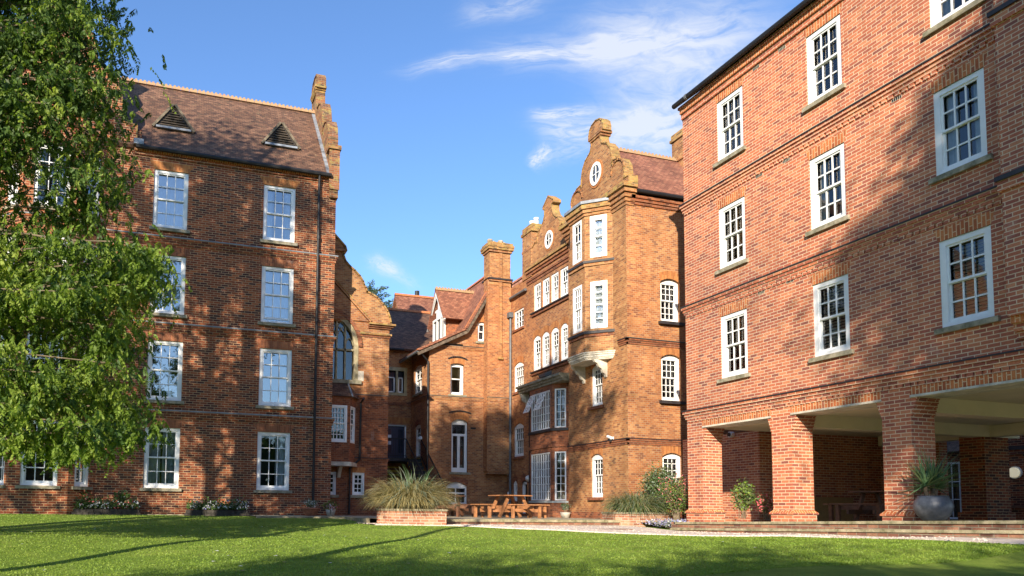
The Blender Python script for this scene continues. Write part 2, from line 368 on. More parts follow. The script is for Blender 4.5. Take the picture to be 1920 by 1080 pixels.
# ------------------------------------------------------------------ facade pieces
def wall_sheet(mb, fr, u0, u1, z0, z1, holes, mat, reveal=.12, room='room', deep=.9):
    us = sorted({u0, u1, *[h[0] for h in holes], *[h[1] for h in holes]}); zs = sorted({z0, z1, *[h[2] for h in holes], *[h[3] for h in holes]})
    us = [u for u in us if u0 <= u <= u1]; zs = [z for z in zs if z0 <= z <= z1]
    for a, b in zip(us[:-1], us[1:]):
        for c, d in zip(zs[:-1], zs[1:]):
            mu, mz = (a+b)/2, (c+d)/2
            if any(h[0] < mu < h[1] and h[2] < mz < h[3] for h in holes): continue
            mb.poly([fr.p(a, c), fr.p(b, c), fr.p(b, d), fr.p(a, d)], mat)
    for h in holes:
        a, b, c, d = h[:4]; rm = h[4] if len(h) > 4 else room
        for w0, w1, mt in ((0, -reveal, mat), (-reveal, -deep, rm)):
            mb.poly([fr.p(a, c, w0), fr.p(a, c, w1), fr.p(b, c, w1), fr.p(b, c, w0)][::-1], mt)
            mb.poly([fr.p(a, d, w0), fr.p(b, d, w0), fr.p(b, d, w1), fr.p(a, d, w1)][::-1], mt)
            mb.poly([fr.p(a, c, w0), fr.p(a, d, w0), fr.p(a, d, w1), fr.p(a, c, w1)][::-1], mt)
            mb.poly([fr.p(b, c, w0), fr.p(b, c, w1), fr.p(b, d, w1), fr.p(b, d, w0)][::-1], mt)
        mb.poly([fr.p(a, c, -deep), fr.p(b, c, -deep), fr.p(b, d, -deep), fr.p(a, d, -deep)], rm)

def window(parent, fr, u0, u1, z0, z1, cols=3, rows=4, fw=.09, inset=.04, style='sash', fill=None, glass='glass', sill=True, bar=.028, silld=.09, meet=.5, sillmat='sill_stone', paint='white_paint', open_gap=0):
    a = -inset; m = MB(); W = u1-u0; H = z1-z0; ft = .07
    m.fbox(fr, u0, u0+fw, z0, z1, a-ft, a, paint); m.fbox(fr, u1-fw, u1, z0, z1, a-ft, a, paint)
    m.fbox(fr, u0+fw, u1-fw, z1-fw*.9, z1, a-ft, a, paint); m.fbox(fr, u0+fw, u1-fw, z0, z0+fw*.8, a-ft, a, paint)
    iu0, iu1, iz0, iz1 = u0+fw, u1-fw, z0+fw*.8, z1-fw*.9
    if style == 'sash':
        zm = iz0+(iz1-iz0)*meet; rs = .04
        for (b, t, w, nr) in ((zm, iz1, a-.025, rows-rows//2), (iz0+open_gap, zm+.03, a-.06, rows//2)):
            m.fbox(fr, iu0, iu0+rs, b, t, w-.03, w, paint); m.fbox(fr, iu1-rs, iu1, b, t, w-.03, w, paint)
            m.fbox(fr, iu0+rs, iu1-rs, t-rs, t, w-.03, w, paint); m.fbox(fr, iu0+rs, iu1-rs, b, b+rs*(1.1 if w > a-.04 else 1.8), w-.03, w, paint)
            for k in range(1, cols):
                u = iu0+rs+(iu1-iu0-2*rs)*k/cols; m.fbox(fr, u-bar/2, u+bar/2, b+rs*1.1, t-rs, w-.025, w-.004, paint)
            for k in range(1, nr):
                z = b+rs+(t-b-2*rs)*k/nr; m.fbox(fr, iu0+rs, iu1-rs, z-bar/2, z+bar/2, w-.027, w-.006, paint)
    elif style == 'grid':
        for k in range(1, cols):
            u = iu0+(iu1-iu0)*k/cols; wd = bar if (k % 2 or cols < 4) else bar*2; m.fbox(fr, u-wd/2, u+wd/2, iz0, iz1, a-.05, a-.012, paint)
        for k in range(1, rows):
            z = iz0+(iz1-iz0)*k/rows; m.fbox(fr, iu0, iu1, z-bar/2, z+bar/2, a-.052, a-.02, paint)
    elif style == 'french':
        zt = iz0+(iz1-iz0)*.72; m.fbox(fr, iu0, iu1, zt-.05, zt+.05, a-.05, a-.004, paint)
        um = (iu0+iu1)/2; m.fbox(fr, um-.06, um+.06, iz0, zt-.05, a-.05, a-.006, paint); m.fbox(fr, iu0, iu1, iz0, iz0+.14, a-.05, a-.008, paint)
        m.fbox(fr, iu0, iu0+.04, iz0+.14, zt-.05, a-.05, a-.01, paint); m.fbox(fr, iu1-.04, iu1, iz0+.14, zt-.05, a-.05, a-.01, paint)
    elif style == 'plain2':
        zm = iz0+(iz1-iz0)*meet; m.fbox(fr, iu0, iu1, zm-.03, zm+.03, a-.05, a-.01, paint)
        if cols > 1:
            for k in range(1, cols):
                u = iu0+(iu1-iu0)*k/cols; m.fbox(fr, u-bar*.8, u+bar*.8, iz0, iz1, a-.055, a-.014, paint)
    w = m.build('window', parent)
    p = MB(); p.poly([fr.p(iu0, iz0, a-.094), fr.p(iu1, iz0, a-.094), fr.p(iu1, iz1, a-.094), fr.p(iu0, iz1, a-.094)], glass); p.build('pane', w)
    if sill:
        s = MB(); s.fbox(fr, u0-.10, u1+.10, z0-.10, z0-.002, -inset-.02, silld, sillmat); s.build('sill', w)
    if fill:
        c = MB(); wd = a-.17
        if fill.startswith('curtain'):
            top = iz1+.05; bot = iz0-.05
            spans = {'curtain': [(iu0, iu1)], 'curtain_sides': [(iu0, iu0+W*.22), (iu1-W*.22, iu1)], 'curtain_right': [(iu1-W*.33, iu1)], 'curtain_gap': [(iu0, iu0+W*.36), (iu1-W*.4, iu1)]}[fill]
            for (x0, x1) in spans:
                n = max(6, int((x1-x0)/.035)); pr = None
                for k in range(n+1):
                    u = x0+(x1-x0)*k/n; ww = wd+.02*math.sin(k*1.7)+.012*math.sin(k*.63)
                    if pr: c.poly([fr.p(pr[0], bot, pr[1]), fr.p(u, bot, ww), fr.p(u, top, ww), fr.p(pr[0], top, pr[1])], 'curtain')
                    pr = (u, ww)
            c.build('curtain', w)
        elif fill.startswith('blind'):
            mt = 'blind_yellow' if 'yellow' in fill else 'blind_cream'; lo = iz0-.02
            if 'half' in fill: lo = iz0+(iz1-iz0)*.5
            z = iz1
            while z > lo:
                c.poly([fr.p(iu0, z-.052, wd+.02), fr.p(iu1, z-.052, wd+.02), fr.p(iu1, z, wd-.02), fr.p(iu0, z, wd-.02)], mt); z -= .066
            c.build('blind', w)
        elif fill == 'shade_board':
            c.fbox(fr, iu0-.02, iu1+.02, iz0+(iz1-iz0)*.5, iz1+.02, wd-.02, wd, 'blind_yellow'); c.build('blind', w)
        elif fill == 'card':
            c.fbox(fr, iu0+W*.36, iu0+W*.62, iz0-.02, iz0+.36, wd-.01, wd, 'white_card'); c.build('card', w)
    return w

def flat_arch(par, fr, u0, u1, z, h, mat, splay=.12, w=.004, t=.03):
    m = MB()
    m.prism(fr, [(u0, z), (u1, z), (u1+splay, z+h), (u0-splay, z+h)], -.02, w, mat); m.build('window_arch', par)
def seg_arch(par, fr, u0, u1, z1, rise, h, mat, w=.006, side=.0):
    # brick arch over a segmental head: fills the corners of the square hole above the curve
    n = 10; c = (u0+u1)/2; half = (u1-u0)/2; m = MB()
    lo = [(u0+(u1-u0)*k/n, z1-rise*((u0+(u1-u0)*k/n-c)/half)**2) for k in range(n+1)]
    hi = [(u0-side+(u1-u0+2*side)*k/n, z1+h-rise*.8*((u0+(u1-u0)*k/n-c)/half)**2) for k in range(n+1)]
    m.prism(fr, lo+hi[::-1], -.05, w, mat); m.build('window_arch', par)
def arch_head(m, fr, u0, u1, z1, rise, fw, inset, mat='white_paint'):
    n = 8; c = (u0+u1)/2; half = (u1-u0)/2
    cur = [(u0+(u1-u0)*k/n, z1-rise*((u0+(u1-u0)*k/n-c)/half)**2) for k in range(n+1)]
    m.prism(fr, [(u0, z1-rise-fw), (u1, z1-rise-fw)]+cur[::-1], -inset-.06, -inset+.002, mat)
def string_course(m, fr, u0, u1, zt, brickm='red_brick', cap='lead', e0=0, e1=0, scale=1.0, dent=False):
    k = scale
    m.fbox(fr, u0-e0*.10*k, u1+e1*.10*k, zt-.03, zt, -.02, .105*k, cap)
    m.fbox(fr, u0-e0*.085*k, u1+e1*.085*k, zt-.10*k, zt-.03, -.02, .085*k, brickm)
    m.fbox(fr, u0-e0*.05*k, u1+e1*.05*k, zt-.175*k, zt-.10*k, -.02, .052*k, brickm)
    m.fbox(fr, u0-e0*.03*k, u1+e1*.03*k, zt-.25*k, zt-.175*k, -.02, .03*k, brickm)
    if dent:
        u = u0+.05
        while u < u1-.1:
            m.fbox(fr, u, u+.10, zt-.325*k, zt-.25*k, -.02, .026*k, brickm); u += .15
def mirror(half, c):  # half outline (t,z) from outside in to the centre -> full outline, clockwise seen from outside reversed to left-to-right
    left = [(c-t, z) for t, z in half]; right = [(c+t, z) for t, z in reversed(half) if t > 1e-6]
    return left+right
def arcpts(cx, cz, r, a0, a1, n=6, sx=1): return [(cx+sx*r*math.cos(math.radians(a0+(a1-a0)*k/n)), cz+r*math.sin(math.radians(a0+(a1-a0)*k/n))) for k in range(n+1)]
def gable(parent, fr, outline, z0, thick, mat, cop, w=0, copt=.04, over=.035, name='gable'):
    m = MB(); pts = [(outline[0][0], z0)]+outline+[(outline[-1][0], z0)]
    m.prism(fr, pts[::-1], w-thick, w, mat)
    o = m.build(name, parent)
    c = MB(); c.ribbon(fr, outline, copt, w-thick-over, w+over, cop); c.build('coping', o)
    return o
def roof_slab(m, a, b, c, d, t, mat, under='louvre_wood'):
    a, b, c, d = [Vector(q) for q in (a, b, c, d)]; n = (b-a).cross(d-a).normalized()
    if n.z < 0: n = -n
    m.hexa([a-n*t, b-n*t, c-n*t, d-n*t, a, b, c, d], mat)
def ridge(m, a, b, mat='ridge_tile', step=.3, r=.11, crest=True):
    a, b = Vector(a), Vector(b); d = b-a; n = max(1, int(d.length/step)); d /= n
    for k in range(n):
        p = a+d*k; q = a+d*(k+.96); s = d.cross(Vector((0, 0, 1))).normalized()*r; u = Vector((0, 0, 1))
        m.hexa([p-s-u*.09, q-s-u*.09, q+s-u*.09, p+s-u*.09, p-s*.25+u*.045, q-s*.25+u*.045, q+s*.25+u*.045, p+s*.25+u*.045], mat)
        if crest:
            for j in (.25, .75):
                c0 = p+(q-p)*j; e = (q-p)*.13; t = s*.12
                m.hexa([c0-e-t+u*.04, c0+e-t+u*.04, c0+e+t+u*.04, c0-e+t+u*.04, c0-e-t+u*.10, c0+e-t+u*.10, c0+e+t+u*.10, c0-e+t+u*.10], mat)
EXPO = 1.0
SHADE = [
 (-9.3, 10.3, 21, 14.3, 4.8, 19000, 1.5, 'tall broadleaf tree left of the frame, nearest the left block'),
 (-13.0, 11.8, 16, 10.2, 3.2, 11000, 1.2, 'lower tree left of the frame, beside the tallest one'),
 (-4.9, 6.0, 17, 13.6, 2.7, 12000, 1.2, 'slender tree left of the frame, second nearest the left block'),
 (2.7, -7.9, 19, 12.6, 3.2, 34000, 1.6, 'tall tree right behind the camera'),
 (-3.1, 3.4, 17, 15.0, 2.9, 14000, 1.2, 'high crowned tree just left of the camera'),
 (-11.3, -10.4, 11, 7.3, 3.2, 9000, .95, 'middle tree of the row far behind the camera'),
 (-6.8, -11.9, 11, 7.3, 3.2, 9000, .95, 'right hand tree of the row far behind the camera'),
 (-2.2, -13.4, 11, 7.3, 3.2, 9000, .95, 'rightmost tree of the row far behind the camera'),
]
def pdir(px, py):
    d = ray(px, py).normalized(); z = max(d.z, .08)+.12
    return Vector((d.x/z, d.y/z))
# wisps of high cirrus: two ends (picture positions only fix the direction on the sky), half width, strength
WISPS = [((800, 128), (1010, 100), 11, .75), ((960, 105), (1210, 70), 28, .8), ((1120, 80), (1420, 60), 60, .8), ((1180, 110), (1380, 180), 75, .6),
 ((880, 32), (1010, 2), 18, .45), ((1010, 222), (1105, 207), 11, .85), ((1020, 245), (1180, 240), 22, .8), ((1150, 250), (1290, 235), 38, .85), ((998, 302), (1022, 286), 15, 1.0), ((1030, 292), (1110, 268), 18, .4),
 ((700, 488), (745, 510), 12, .75), ((735, 505), (778, 538), 10, .35), ((1150, 190), (1290, 300), 60, .45), ((1900, -500), (2600, -900), 200, .5), ((-600, -400), (-1500, -200), 200, .4)]
def CLOUD(nt, sky, bg, cb, gen):
    tot = None
    def vm(op, a, b=None):
        n = nt.nodes.new('ShaderNodeVectorMath'); n.operation = op; L(nt, a, n.inputs[0])
        if b is not None:
            if isinstance(b, (tuple, Vector)): n.inputs[1].default_value = tuple(b)
            else: L(nt, b, n.inputs[1])
        return n
    wob = nt.nodes.new('ShaderNodeTexNoise'); wob.inputs['Scale'].default_value = 6; wob.inputs['Detail'].default_value = 5; L(nt, cb.outputs[0], wob.inputs['Vector'])
    off = vm('SUBTRACT', wob.outputs['Color'], (.5, .5, .5)); sc_ = nt.nodes.new('ShaderNodeVectorMath'); sc_.operation = 'SCALE'; L(nt, off.outputs[0], sc_.inputs[0]); sc_.inputs['Scale'].default_value = .09
    P = vm('ADD', cb.outputs[0], sc_.outputs[0]).outputs[0]
    for (a, b, hw, st) in WISPS:
        A, B = pdir(*a), pdir(*b); c = (A+B)/2; u = (B-A)/2*1.25; pu = Vector((b[0]-a[0], b[1]-a[1])).normalized(); mid = ((a[0]+b[0])/2, (a[1]+b[1])/2)
        v = pdir(mid[0]-pu.y*hw, mid[1]+pu.x*hw)-pdir(*mid); det = u.x*v.y-u.y*v.x
        du = Vector((v.y, -v.x))/det; dv = Vector((-u.y, u.x))/det
        D = vm('SUBTRACT', P, (c.x, c.y, 0)).outputs[0]
        x = vm('DOT_PRODUCT', D, (du.x, du.y, 0)).outputs['Value']; y = vm('DOT_PRODUCT', D, (dv.x, dv.y, 0)).outputs['Value']
        x4 = mul(nt, mul(nt, x, x), mul(nt, x, x)); r2 = mul(nt, x4, mul(nt, y, y), 'ADD')
        g = nt.nodes.new('ShaderNodeMath'); g.operation = 'POWER'; g.inputs[0].default_value = 2.718; L(nt, mul(nt, r2, -1), g.inputs[1])
        # streaky texture along the wisp
        cbn = nt.nodes.new('ShaderNodeCombineXYZ'); L(nt, mul(nt, x, 1.3), cbn.inputs[0]); L(nt, mul(nt, y, 1.6), cbn.inputs[1]); cbn.inputs[2].default_value = a[0]*.01
        nz = noise(nt, cbn.outputs[0], 1.3, 6, .62, .8); rp = ramp(nt, nz, [(.32, (.15,)*3), (.62, (1, 1, 1))])
        w_ = mul(nt, mul(nt, g.outputs[0], rp.outputs[0]), st); tot = w_ if tot is None else mul(nt, tot, w_, 'ADD')
    cl = nt.nodes.new('ShaderNodeClamp'); L(nt, tot, cl.inputs[0]); cl.inputs[2].default_value = .92
    tinted = mixc(nt, 1, sky.outputs[0], (.76, .96, 1.22), 'MULTIPLY')
    L(nt, mixc(nt, mul(nt, cl.outputs[0], .82), tinted, (4.2, 4.3, 4.5)), bg.inputs[0])
# ================================================================== LEFT BLOCK (facade Y = 25)
FL = Fr((0, 25), (1, 0))
Lb = thing('brick_block', 'red brown brick block with two triangular roof louvres, behind the tree at the left', 'building', (1.5, 28, .8))
m = MB(); LW = []
rows = [(1.74, 3.68), (4.56, 6.51), (7.39, 9.34), (10.22, 12.17)]
cols = [(-.87, .20), (2.67, 3.75)]
for z0, z1 in rows:
    for u0, u1 in cols: LW.append((u0, u1, z0, z1, 'room'))
wall_sheet(m, FL, -2.29, 5.17, -.2, 12.78, LW, 'red_brick')
m.box(-2.29, -1.3, 25.02, 25.3, 12.7, 13.4, 'red_brick')
# flank and rear
for a, b in (((5.17, 25), (5.17, 31.6)), ((5.17, 31.6), (-9.5, 31.6)), ((-9.5, 31.6), (-9.5, 25)), ((-9.5, 25), (-5.25, 25))):
    m.poly([(*a, -.2), (*b, -.2), (*b, 12.8), (*a, 12.8)], 'red_brick')
m.poly([(-9.5, 25, 12.75), (5.17, 25, 12.75), (5.17, 31.6, 12.75), (-9.5, 31.6, 12.75)], 'red_brick')
# canted bay
bp_ = [(-5.25, 25), (-4.57, 24.32), (-2.97, 24.32), (-2.29, 25)]
bay_frs = []
for a, b in zip(bp_[:-1], bp_[1:]):
    l = math.hypot(b[0]-a[0], b[1]-a[1]); fr = Fr(a, (b[0]-a[0], b[1]-a[1])); hs = []
    wd = 1.0 if l > 1.2 else .52
    for z0, z1 in rows: hs.append((l/2-wd/2, l/2+wd/2, z0, z1))
    wall_sheet(m, fr, 0, l, -.2, 12.9, hs, 'red_brick', deep=.35); bay_frs.append((fr, l, hs))
m.poly([(x, y, 12.9) for x, y in bp_], 'lead')
wallL = m.build('wall', Lb)
fills = {(0, 0): 'curtain_gap', (0, 1): 'curtain_right', (1, 0): 'card', (1, 1): 'curtain_right', (2, 0): 'curtain', (2, 1): 'curtain', (3, 0): 'curtain', (3, 1): 'curtain_sides'}
for i, (z0, z1) in enumerate(rows):
    for j, (u0, u1) in enumerate(cols):
        window(Lb, FL, u0, u1, z0, z1, 3, 4, fw=.10, fill=fills[(i, j)], glass='glass_bright' if (i, j) != (0, 1) else 'glass_dark', open_gap=.07 if (i, j) == (2, 1) else 0, bar=.024)
    for fr, l, hs in bay_frs:
        h = hs[i]; window(Lb, fr, h[0], h[1], z0, z1, 3 if l > 1.2 else 2, 4, fw=.09, glass='glass_bright' if fr is bay_frs[2][0] else 'glass', bar=.024, silld=.07, fill='curtain_sides' if i == 3 and l > 1.2 else None)
for i, (z0, z1) in enumerate(rows):
    for u0, u1 in cols: flat_arch(Lb, FL, u0, u1, z1, .27, 'gauged_brown' if i < 3 else 'gauged_orange', .16)
    for fr, l, hs in bay_frs: flat_arch(Lb, fr, hs[i][0], hs[i][1], z1, .27, 'gauged_brown', .07)
for zt in (9.94, 7.09, 4.25):
    m = MB(); string_course(m, FL, -2.25, 5.17, zt, e1=1)
    for fr, l, hs in bay_frs: string_course(m, fr, 0, l, zt, e0=.4, e1=.4)
    m.build('string_course', Lb)
m = MB()
m.fbox(FL, -1.5, 5.1, 12.66, 12.78, .0, .10, 'soldier_brick'); m.fbox(FL, -1.5, 5.1, 12.56, 12.66, .0, .05, 'red_brick'); m.build('eaves_corbel', Lb)
# roof
m = MB(); EY, EZ, RY, RZ = 24.84, 12.80, 28.3, 16.78
roof_slab(m, (-9.5, EY, EZ), (4.98, EY, EZ), (4.98, RY, RZ), (-9.5, RY, RZ), .12, 'roof_tiles')
roof_slab(m, (-9.5, 31.76, EZ), (4.98, 31.76, EZ), (4.98, RY, RZ), (-9.5, RY, RZ), .12, 'roof_tiles')
roofL = m.build('roof', Lb)
m = MB(); ridge(m, (-9.5, RY, RZ+.05), (4.98, RY, RZ+.05)); m.build('ridge_tiles', roofL)
# triangular louvres on the slope
def on_roof(x, t): return Vector((x, EY+(RY-EY)*t, EZ+(RZ-EZ)*t))
for xc in (-.33, 3.32):
    m = MB(); y = 25.93; z = EZ+(y-EY)*(RZ-EZ)/(RY-EY); hw, hh = .60, .80; f = Fr((xc, y-.05), (1, 0))
    top = z+hh; dy = (top-z)*(RY-EY)/(RZ-EZ)
    pts = [(-hw, z), (hw, z), (0, top)]
    m.prism(f, pts, -.03, 0, 'dark_slate')
    for k in range(8):
        zz = z+.08+k*.085; w = hw*(1-(zz-z)/hh)-.05
        if w > .03: m.hexa([f.p(-w, zz-.02, .045), f.p(w, zz-.02, .045), f.p(w, zz+.03, .005), f.p(-w, zz+.03, .005), f.p(-w, zz-.008, .05), f.p(w, zz-.008, .05), f.p(w, zz+.042, .01), f.p(-w, zz+.042, .01)], 'louvre_slat')
    for sg in (-1, 1):
        d = Vector((hw*sg, 0, -hh)).normalized(); nn = Vector((hh*sg, 0, hw)).normalized()
        A = Vector((xc, y-.13, top)); B = Vector((xc+hw*sg*1.08, y-.13, z-hh*.08)); off = nn*.08; bk = Vector((0, 1, 0))
        m.hexa([A, B, B+bk*.12, A+bk*.12, A+off, B+off, B+off+bk*.12, A+off+bk*.12], 'louvre_wood')
        # small tiled cheeks running back to the slope
        P = Vector((xc, y-.02, top+.07)); Q = Vector((xc+sg*(hw+.1), y-.02, z+.0)); Rr = Vector((xc, y+dy+.12, top+.09))
        m.poly([P, Q, Rr] if sg < 0 else [P, Rr, Q], 'roof_tiles')
    m.fbox(f, -hw*.95, hw*.95, z-.09, z-.02, -.02, .16, 'lead')
    m.build('roof_louvre', Lb)
m = MB(); m.tube([(-1.45, 24.80, 12.76), (4.95, 24.80, 12.74)], .075, 'black_metal', 8)
m.build('gutter', Lb)
m = MB(); m.tube([(4.55, 24.82, 12.7), (4.55, 24.9, 12.4), (4.56, 24.9, .95)], .045, 'black_metal', 8)
for z in (2.1, 4.9, 7.6, 10.5): m.tube([(4.56, 24.9, z-.06), (4.56, 24.9, z+.06)], .065, 'black_metal', 8)
m.build('downpipe', Lb)
# right-hand shaped gable parapet, seen almost edge-on
FG = Fr((5.20, 28.3), (0, 1))
half = [(3.40, 12.3), (3.40, 13.75), (3.05, 13.8), (3.05, 14.3), (2.95, 14.75), (2.72, 15.05), (2.35, 15.22), (2.0, 15.22), (1.85, 15.05), (1.85, 15.6), (1.72, 16.05), (1.45, 16.4), (1.05, 16.6), (.7, 16.62), (.5, 16.8), (.4, 17.1), (.4, 17.55), (.54, 17.6), (.54, 17.95), (.38, 18.15), (0, 18.22)]
g = gable(Lb, FG, mirror(half, 0), 12.0, .30, 'red_lichen_brick', 'red_lichen_brick', w=.02)
m = MB()
for z in (17.42, 17.51, 17.6): m.fbox(FG, -.46-(z-17.42)*.5, .46+(z-17.42)*.5, z, z+.09, -.33-(z-17.42)*.2, .05+(z-17.42)*.2, 'old_brick_lichen')
m.build('finial_courses', g); m = MB()
m.fbox(FG, -3.5, -3.0, 13.72, 13.86, -.36, .1, 'red_lichen_brick'); m.build('kneeler', g)
m = MB()
for k in range(9):
    t0, t1 = k/9, (k+1)/9.-.004; a = on_roof(4.80, t0); b = on_roof(4.80, t1); n_ = Vector((0, -(RZ-EZ), RY-EY)).normalized()*(.02+.004*(k % 2))
    m.hexa([a, a+Vector((.12, 0, 0)), b+Vector((.12, 0, 0)), b, a+n_, a+Vector((.12, 0, 0))+n_, b+Vector((.12, 0, 0))+n_, b+n_], 'lead')
m.build('lead_flashing', roofL)
m = MB(); m.box(-1.52, -1.22, 24.72, 25.0, 12.80, 12.98, 'lead'); m.build('hopper', Lb)
# broad shaped gable over the bay
half = [(2.30, 13.0), (2.30, 13.5), (1.86, 13.55), (1.86, 14.1), (1.78, 14.5), (1.55, 14.95), (1.2, 15.3), (1.0, 15.4), (1.0, 15.7), (.85, 16.3), (.5, 16.8), (.3, 17.1), (.3, 17.9), (0, 18.1)]
g = gable(Lb, FL, mirror(half, -3.77), 12.7, .3, 'red_brick', 'old_brick_lichen', w=.03)

# ================================================================== RIGHT BLOCK on brick columns (facade X = 13.65)
XR = 13.65; FR = Fr((XR, 0), (0, -1))
def ter(y): return 1.055+(10.7-y)*.0245     # paved terrace, falling gently to the far end
Rb = thing('arcaded_block', 'orange brick block standing on thick square brick columns at the right', 'building', (17, 12, .9))
Y0, Y1 = 17.27, 8.74
m = MB(); RW_ = []
rrows = [(4.66, 6.32), (7.57, 9.23), (10.50, 12.16)]; rcols = [(14.93, 15.88), (11.99, 12.92), (9.08, 10.02)]
for z0, z1 in rrows:
    for a, b in rcols: RW_.append((-b, -a, z0, z1))
wall_sheet(m, FR, -Y0, -Y1+.0, 3.62, 12.75, RW_, 'orange_red_brick')
wall_sheet(m, FR, -Y1, -2.0, 3.62, 12.75, [], 'orange_red_brick')
FE = Fr((XR, Y0), (-1, 0))
m.poly([(XR, Y0, 3.55), (21.6, Y0, 3.55), (21.6, Y0, 12.75), (XR, Y0, 12.75)], 'orange_red_brick')
m.poly([(21.6, 2, 3.55), (21.6, Y0, 3.55), (21.6, Y0, 12.75), (21.6, 2, 12.75)], 'orange_red_brick')
m.poly([(XR, 2, 3.55), (21.6, 2, 3.55), (21.6, 2, 12.75), (XR, 2, 12.75)], 'orange_red_brick')
m.poly([(XR, 2, 12.72), (21.6, 2, 12.72), (21.6, Y0, 12.72), (XR, Y0, 12.72)], 'orange_red_brick')
m.build('wall', Rb)
bl = {0: 'blind_half_yellow', 1: 'blind_yellow', 2: 'blind'}
for i, (z0, z1) in enumerate(rrows):
    for j, (a, b) in enumerate(rcols):
        fl = [['blind_half_yellow', 'blind_yellow', 'blind'], ['blind', 'curtain_sides', 'blind'], ['blind', 'curtain_sides', 'curtain_sides']][j][i]
        window(Rb, FR, -b, -a, z0, z1, 3, 4, fw=.115, inset=.02, fill=fl, glass='glass', bar=.03, silld=.07)
for z0, z1 in rrows:
    for a, b in rcols: flat_arch(Rb, FR, -b, -a, z1, .245 if z0 < 10 else .22, 'soldier_brick', .09)
for zt in (3.99, 6.94, 9.90):
    m = MB(); string_course(m, FR, -Y0, -Y1, zt, 'orange_red_brick', 'dark_slate', e0=1, scale=1.0, dent=True); string_course(m, FR, -Y1+.001, -2, zt if zt < 4 else zt, 'orange_red_brick', 'dark_slate', scale=.98)
    m.box(XR+.0, 18, Y0, Y0+.08, zt-.1, zt-.03, 'orange_red_brick'); m.box(XR+.0, 18, Y0, Y0+.10, zt-.03, zt, 'dark_slate'); m.box(XR, 18, Y0, Y0+.04, zt-.25, zt-.1, 'orange_red_brick')
    m.build('string_course', Rb)
m = MB(); m.fbox(FR, -Y0, -2, 12.40, 12.55, 0, .05, 'orange_red_brick'); m.fbox(FR, -Y0, -2, 12.55, 12.68, 0, .10, 'soldier_brick'); m.fbox(FR, -Y0-.03, -2, 12.68, 12.75, 0, .14, 'orange_red_brick')
m.build('eaves_corbel', Rb)
for y, z in ((14.43, 9.53), (13.57, 9.53), (14.44, 6.58), (13.55, 6.60), (13.62, 12.33), (14.45, 12.33), (10.75, 9.53)):
    m = MB(); m.fbox(FR, -y-.11, -y+.11, z-.035, z+.035, -.01, .003, 'cream_render')
    for k in range(5): m.fbox(FR, -y-.095+k*.042, -y-.07+k*.042, z-.028, z+.028, 0, .006, 'black_metal')
    m.build('air_brick', Rb)
# corbelled projection near the right edge of the frame
m = MB(); m.fbox(FR, -Y1+.04, -5.0, 4.55, 12.75, 0, .26, 'orange_red_brick')
for k, z in enumerate((4.17, 4.30, 4.43)): m.fbox(FR, -Y1+.04, -5.0, z, z+.13, 0, .06+.07*k, 'soldier_brick' if k == 2 else 'orange_red_brick')
m.fbox(FR, -Y1-.02, -5.0, 6.90, 6.98, 0, .35, 'dark_slate'); m.fbox(FR, -Y1, -5, 6.72, 6.90, 0, .31, 'orange_red_brick')
m.fbox(FR, -Y1-.02, -5.0, 9.86, 9.94, 0, .35, 'dark_slate'); m.fbox(FR, -Y1, -5, 9.68, 9.86, 0, .31, 'orange_red_brick')
m.build('corbelled_pier', Rb)
# roof
m = MB(); roof_slab(m, (XR-.22, 2, 12.86), (XR-.22, Y0+.06, 12.86), (17.6, Y0+.06, 16.2), (17.6, 2, 16.2), .1, 'roof_tiles'); roof_slab(m, (21.8, 2, 12.86), (21.8, Y0+.15, 12.86), (17.6, Y0+.15, 16.2), (17.6, 2, 16.2), .1, 'roof_tiles')
m.prism(Fr((17.6, Y0+.02), (-1, 0)), [(-3.9, 12.7), (3.9, 12.7), (0, 16.0)], -.2, 0, 'orange_red_brick')
m.build('roof', Rb)
m = MB(); m.tube([(XR-.24, 2, 12.80), (XR-.24, Y0+.08, 12.80)], .07, 'black_metal', 8); m.tube([(XR-.24, 16.75, 12.80), (XR-.24, 16.82, 12.80)], .085, 'grey_metal', 8); m.build('gutter', Rb)
# columns
cols_y = [(16.64, 17.27), (13.62, 14.22), (10.69, 11.31), (6.9, 7.6)]
ZL = 3.50     # underside of the lintels
for y0, y1 in cols_y:
    m = MB(); zb = ter(y1)-.1; x0, x1 = XR, XR+.62
    m.box(x0+.002, x1, y0, y1, zb, 3.60, 'orange_red_brick')
    m.build('column', Rb)
    pl = MB(); pl.box(x0-.035, x1+.035, y0-.035, y1+.035, zb, 1.145, 'orange_red_brick')
    P = lambda d, z: [(x0-d, y0-d, z), (x1+d, y0-d, z), (x1+d, y1+d, z), (x0-d, y1+d, z)]
    pl.hexa(P(.065, 1.145)+P(.065, 1.18), 'orange_red_brick'); pl.hexa(P(.065, 1.18)+P(.004, 1.245), 'soldier_brick')
    pl.build('plinth', Rb)
    for sg, ye in ((-1, y0), (1, y1)):
        if y1 > 17 and sg > 0: continue
        cp = MB()
        for k in range(5):
            d = .026*(k+1); cp.box(x0+.004+.002*k, x1-.002*k, min(ye, ye+sg*d), max(ye, ye+sg*d), 3.12+k*.075, 3.12+(k+1)*.075, 'orange_red_brick')
        cp.build('corbel', Rb)
m = MB()
spans = [(-16.64, -14.22), (-13.62, -11.31), (-10.69, -7.6)]
for a, b in spans:
    m.fbox(FR, a, b, ZL, 3.66, -.5, .006, 'soldier_brick'); m.fbox(FR, a+.0, b-.0, ZL-.045, ZL, -.62, .02, 'pale_stone')
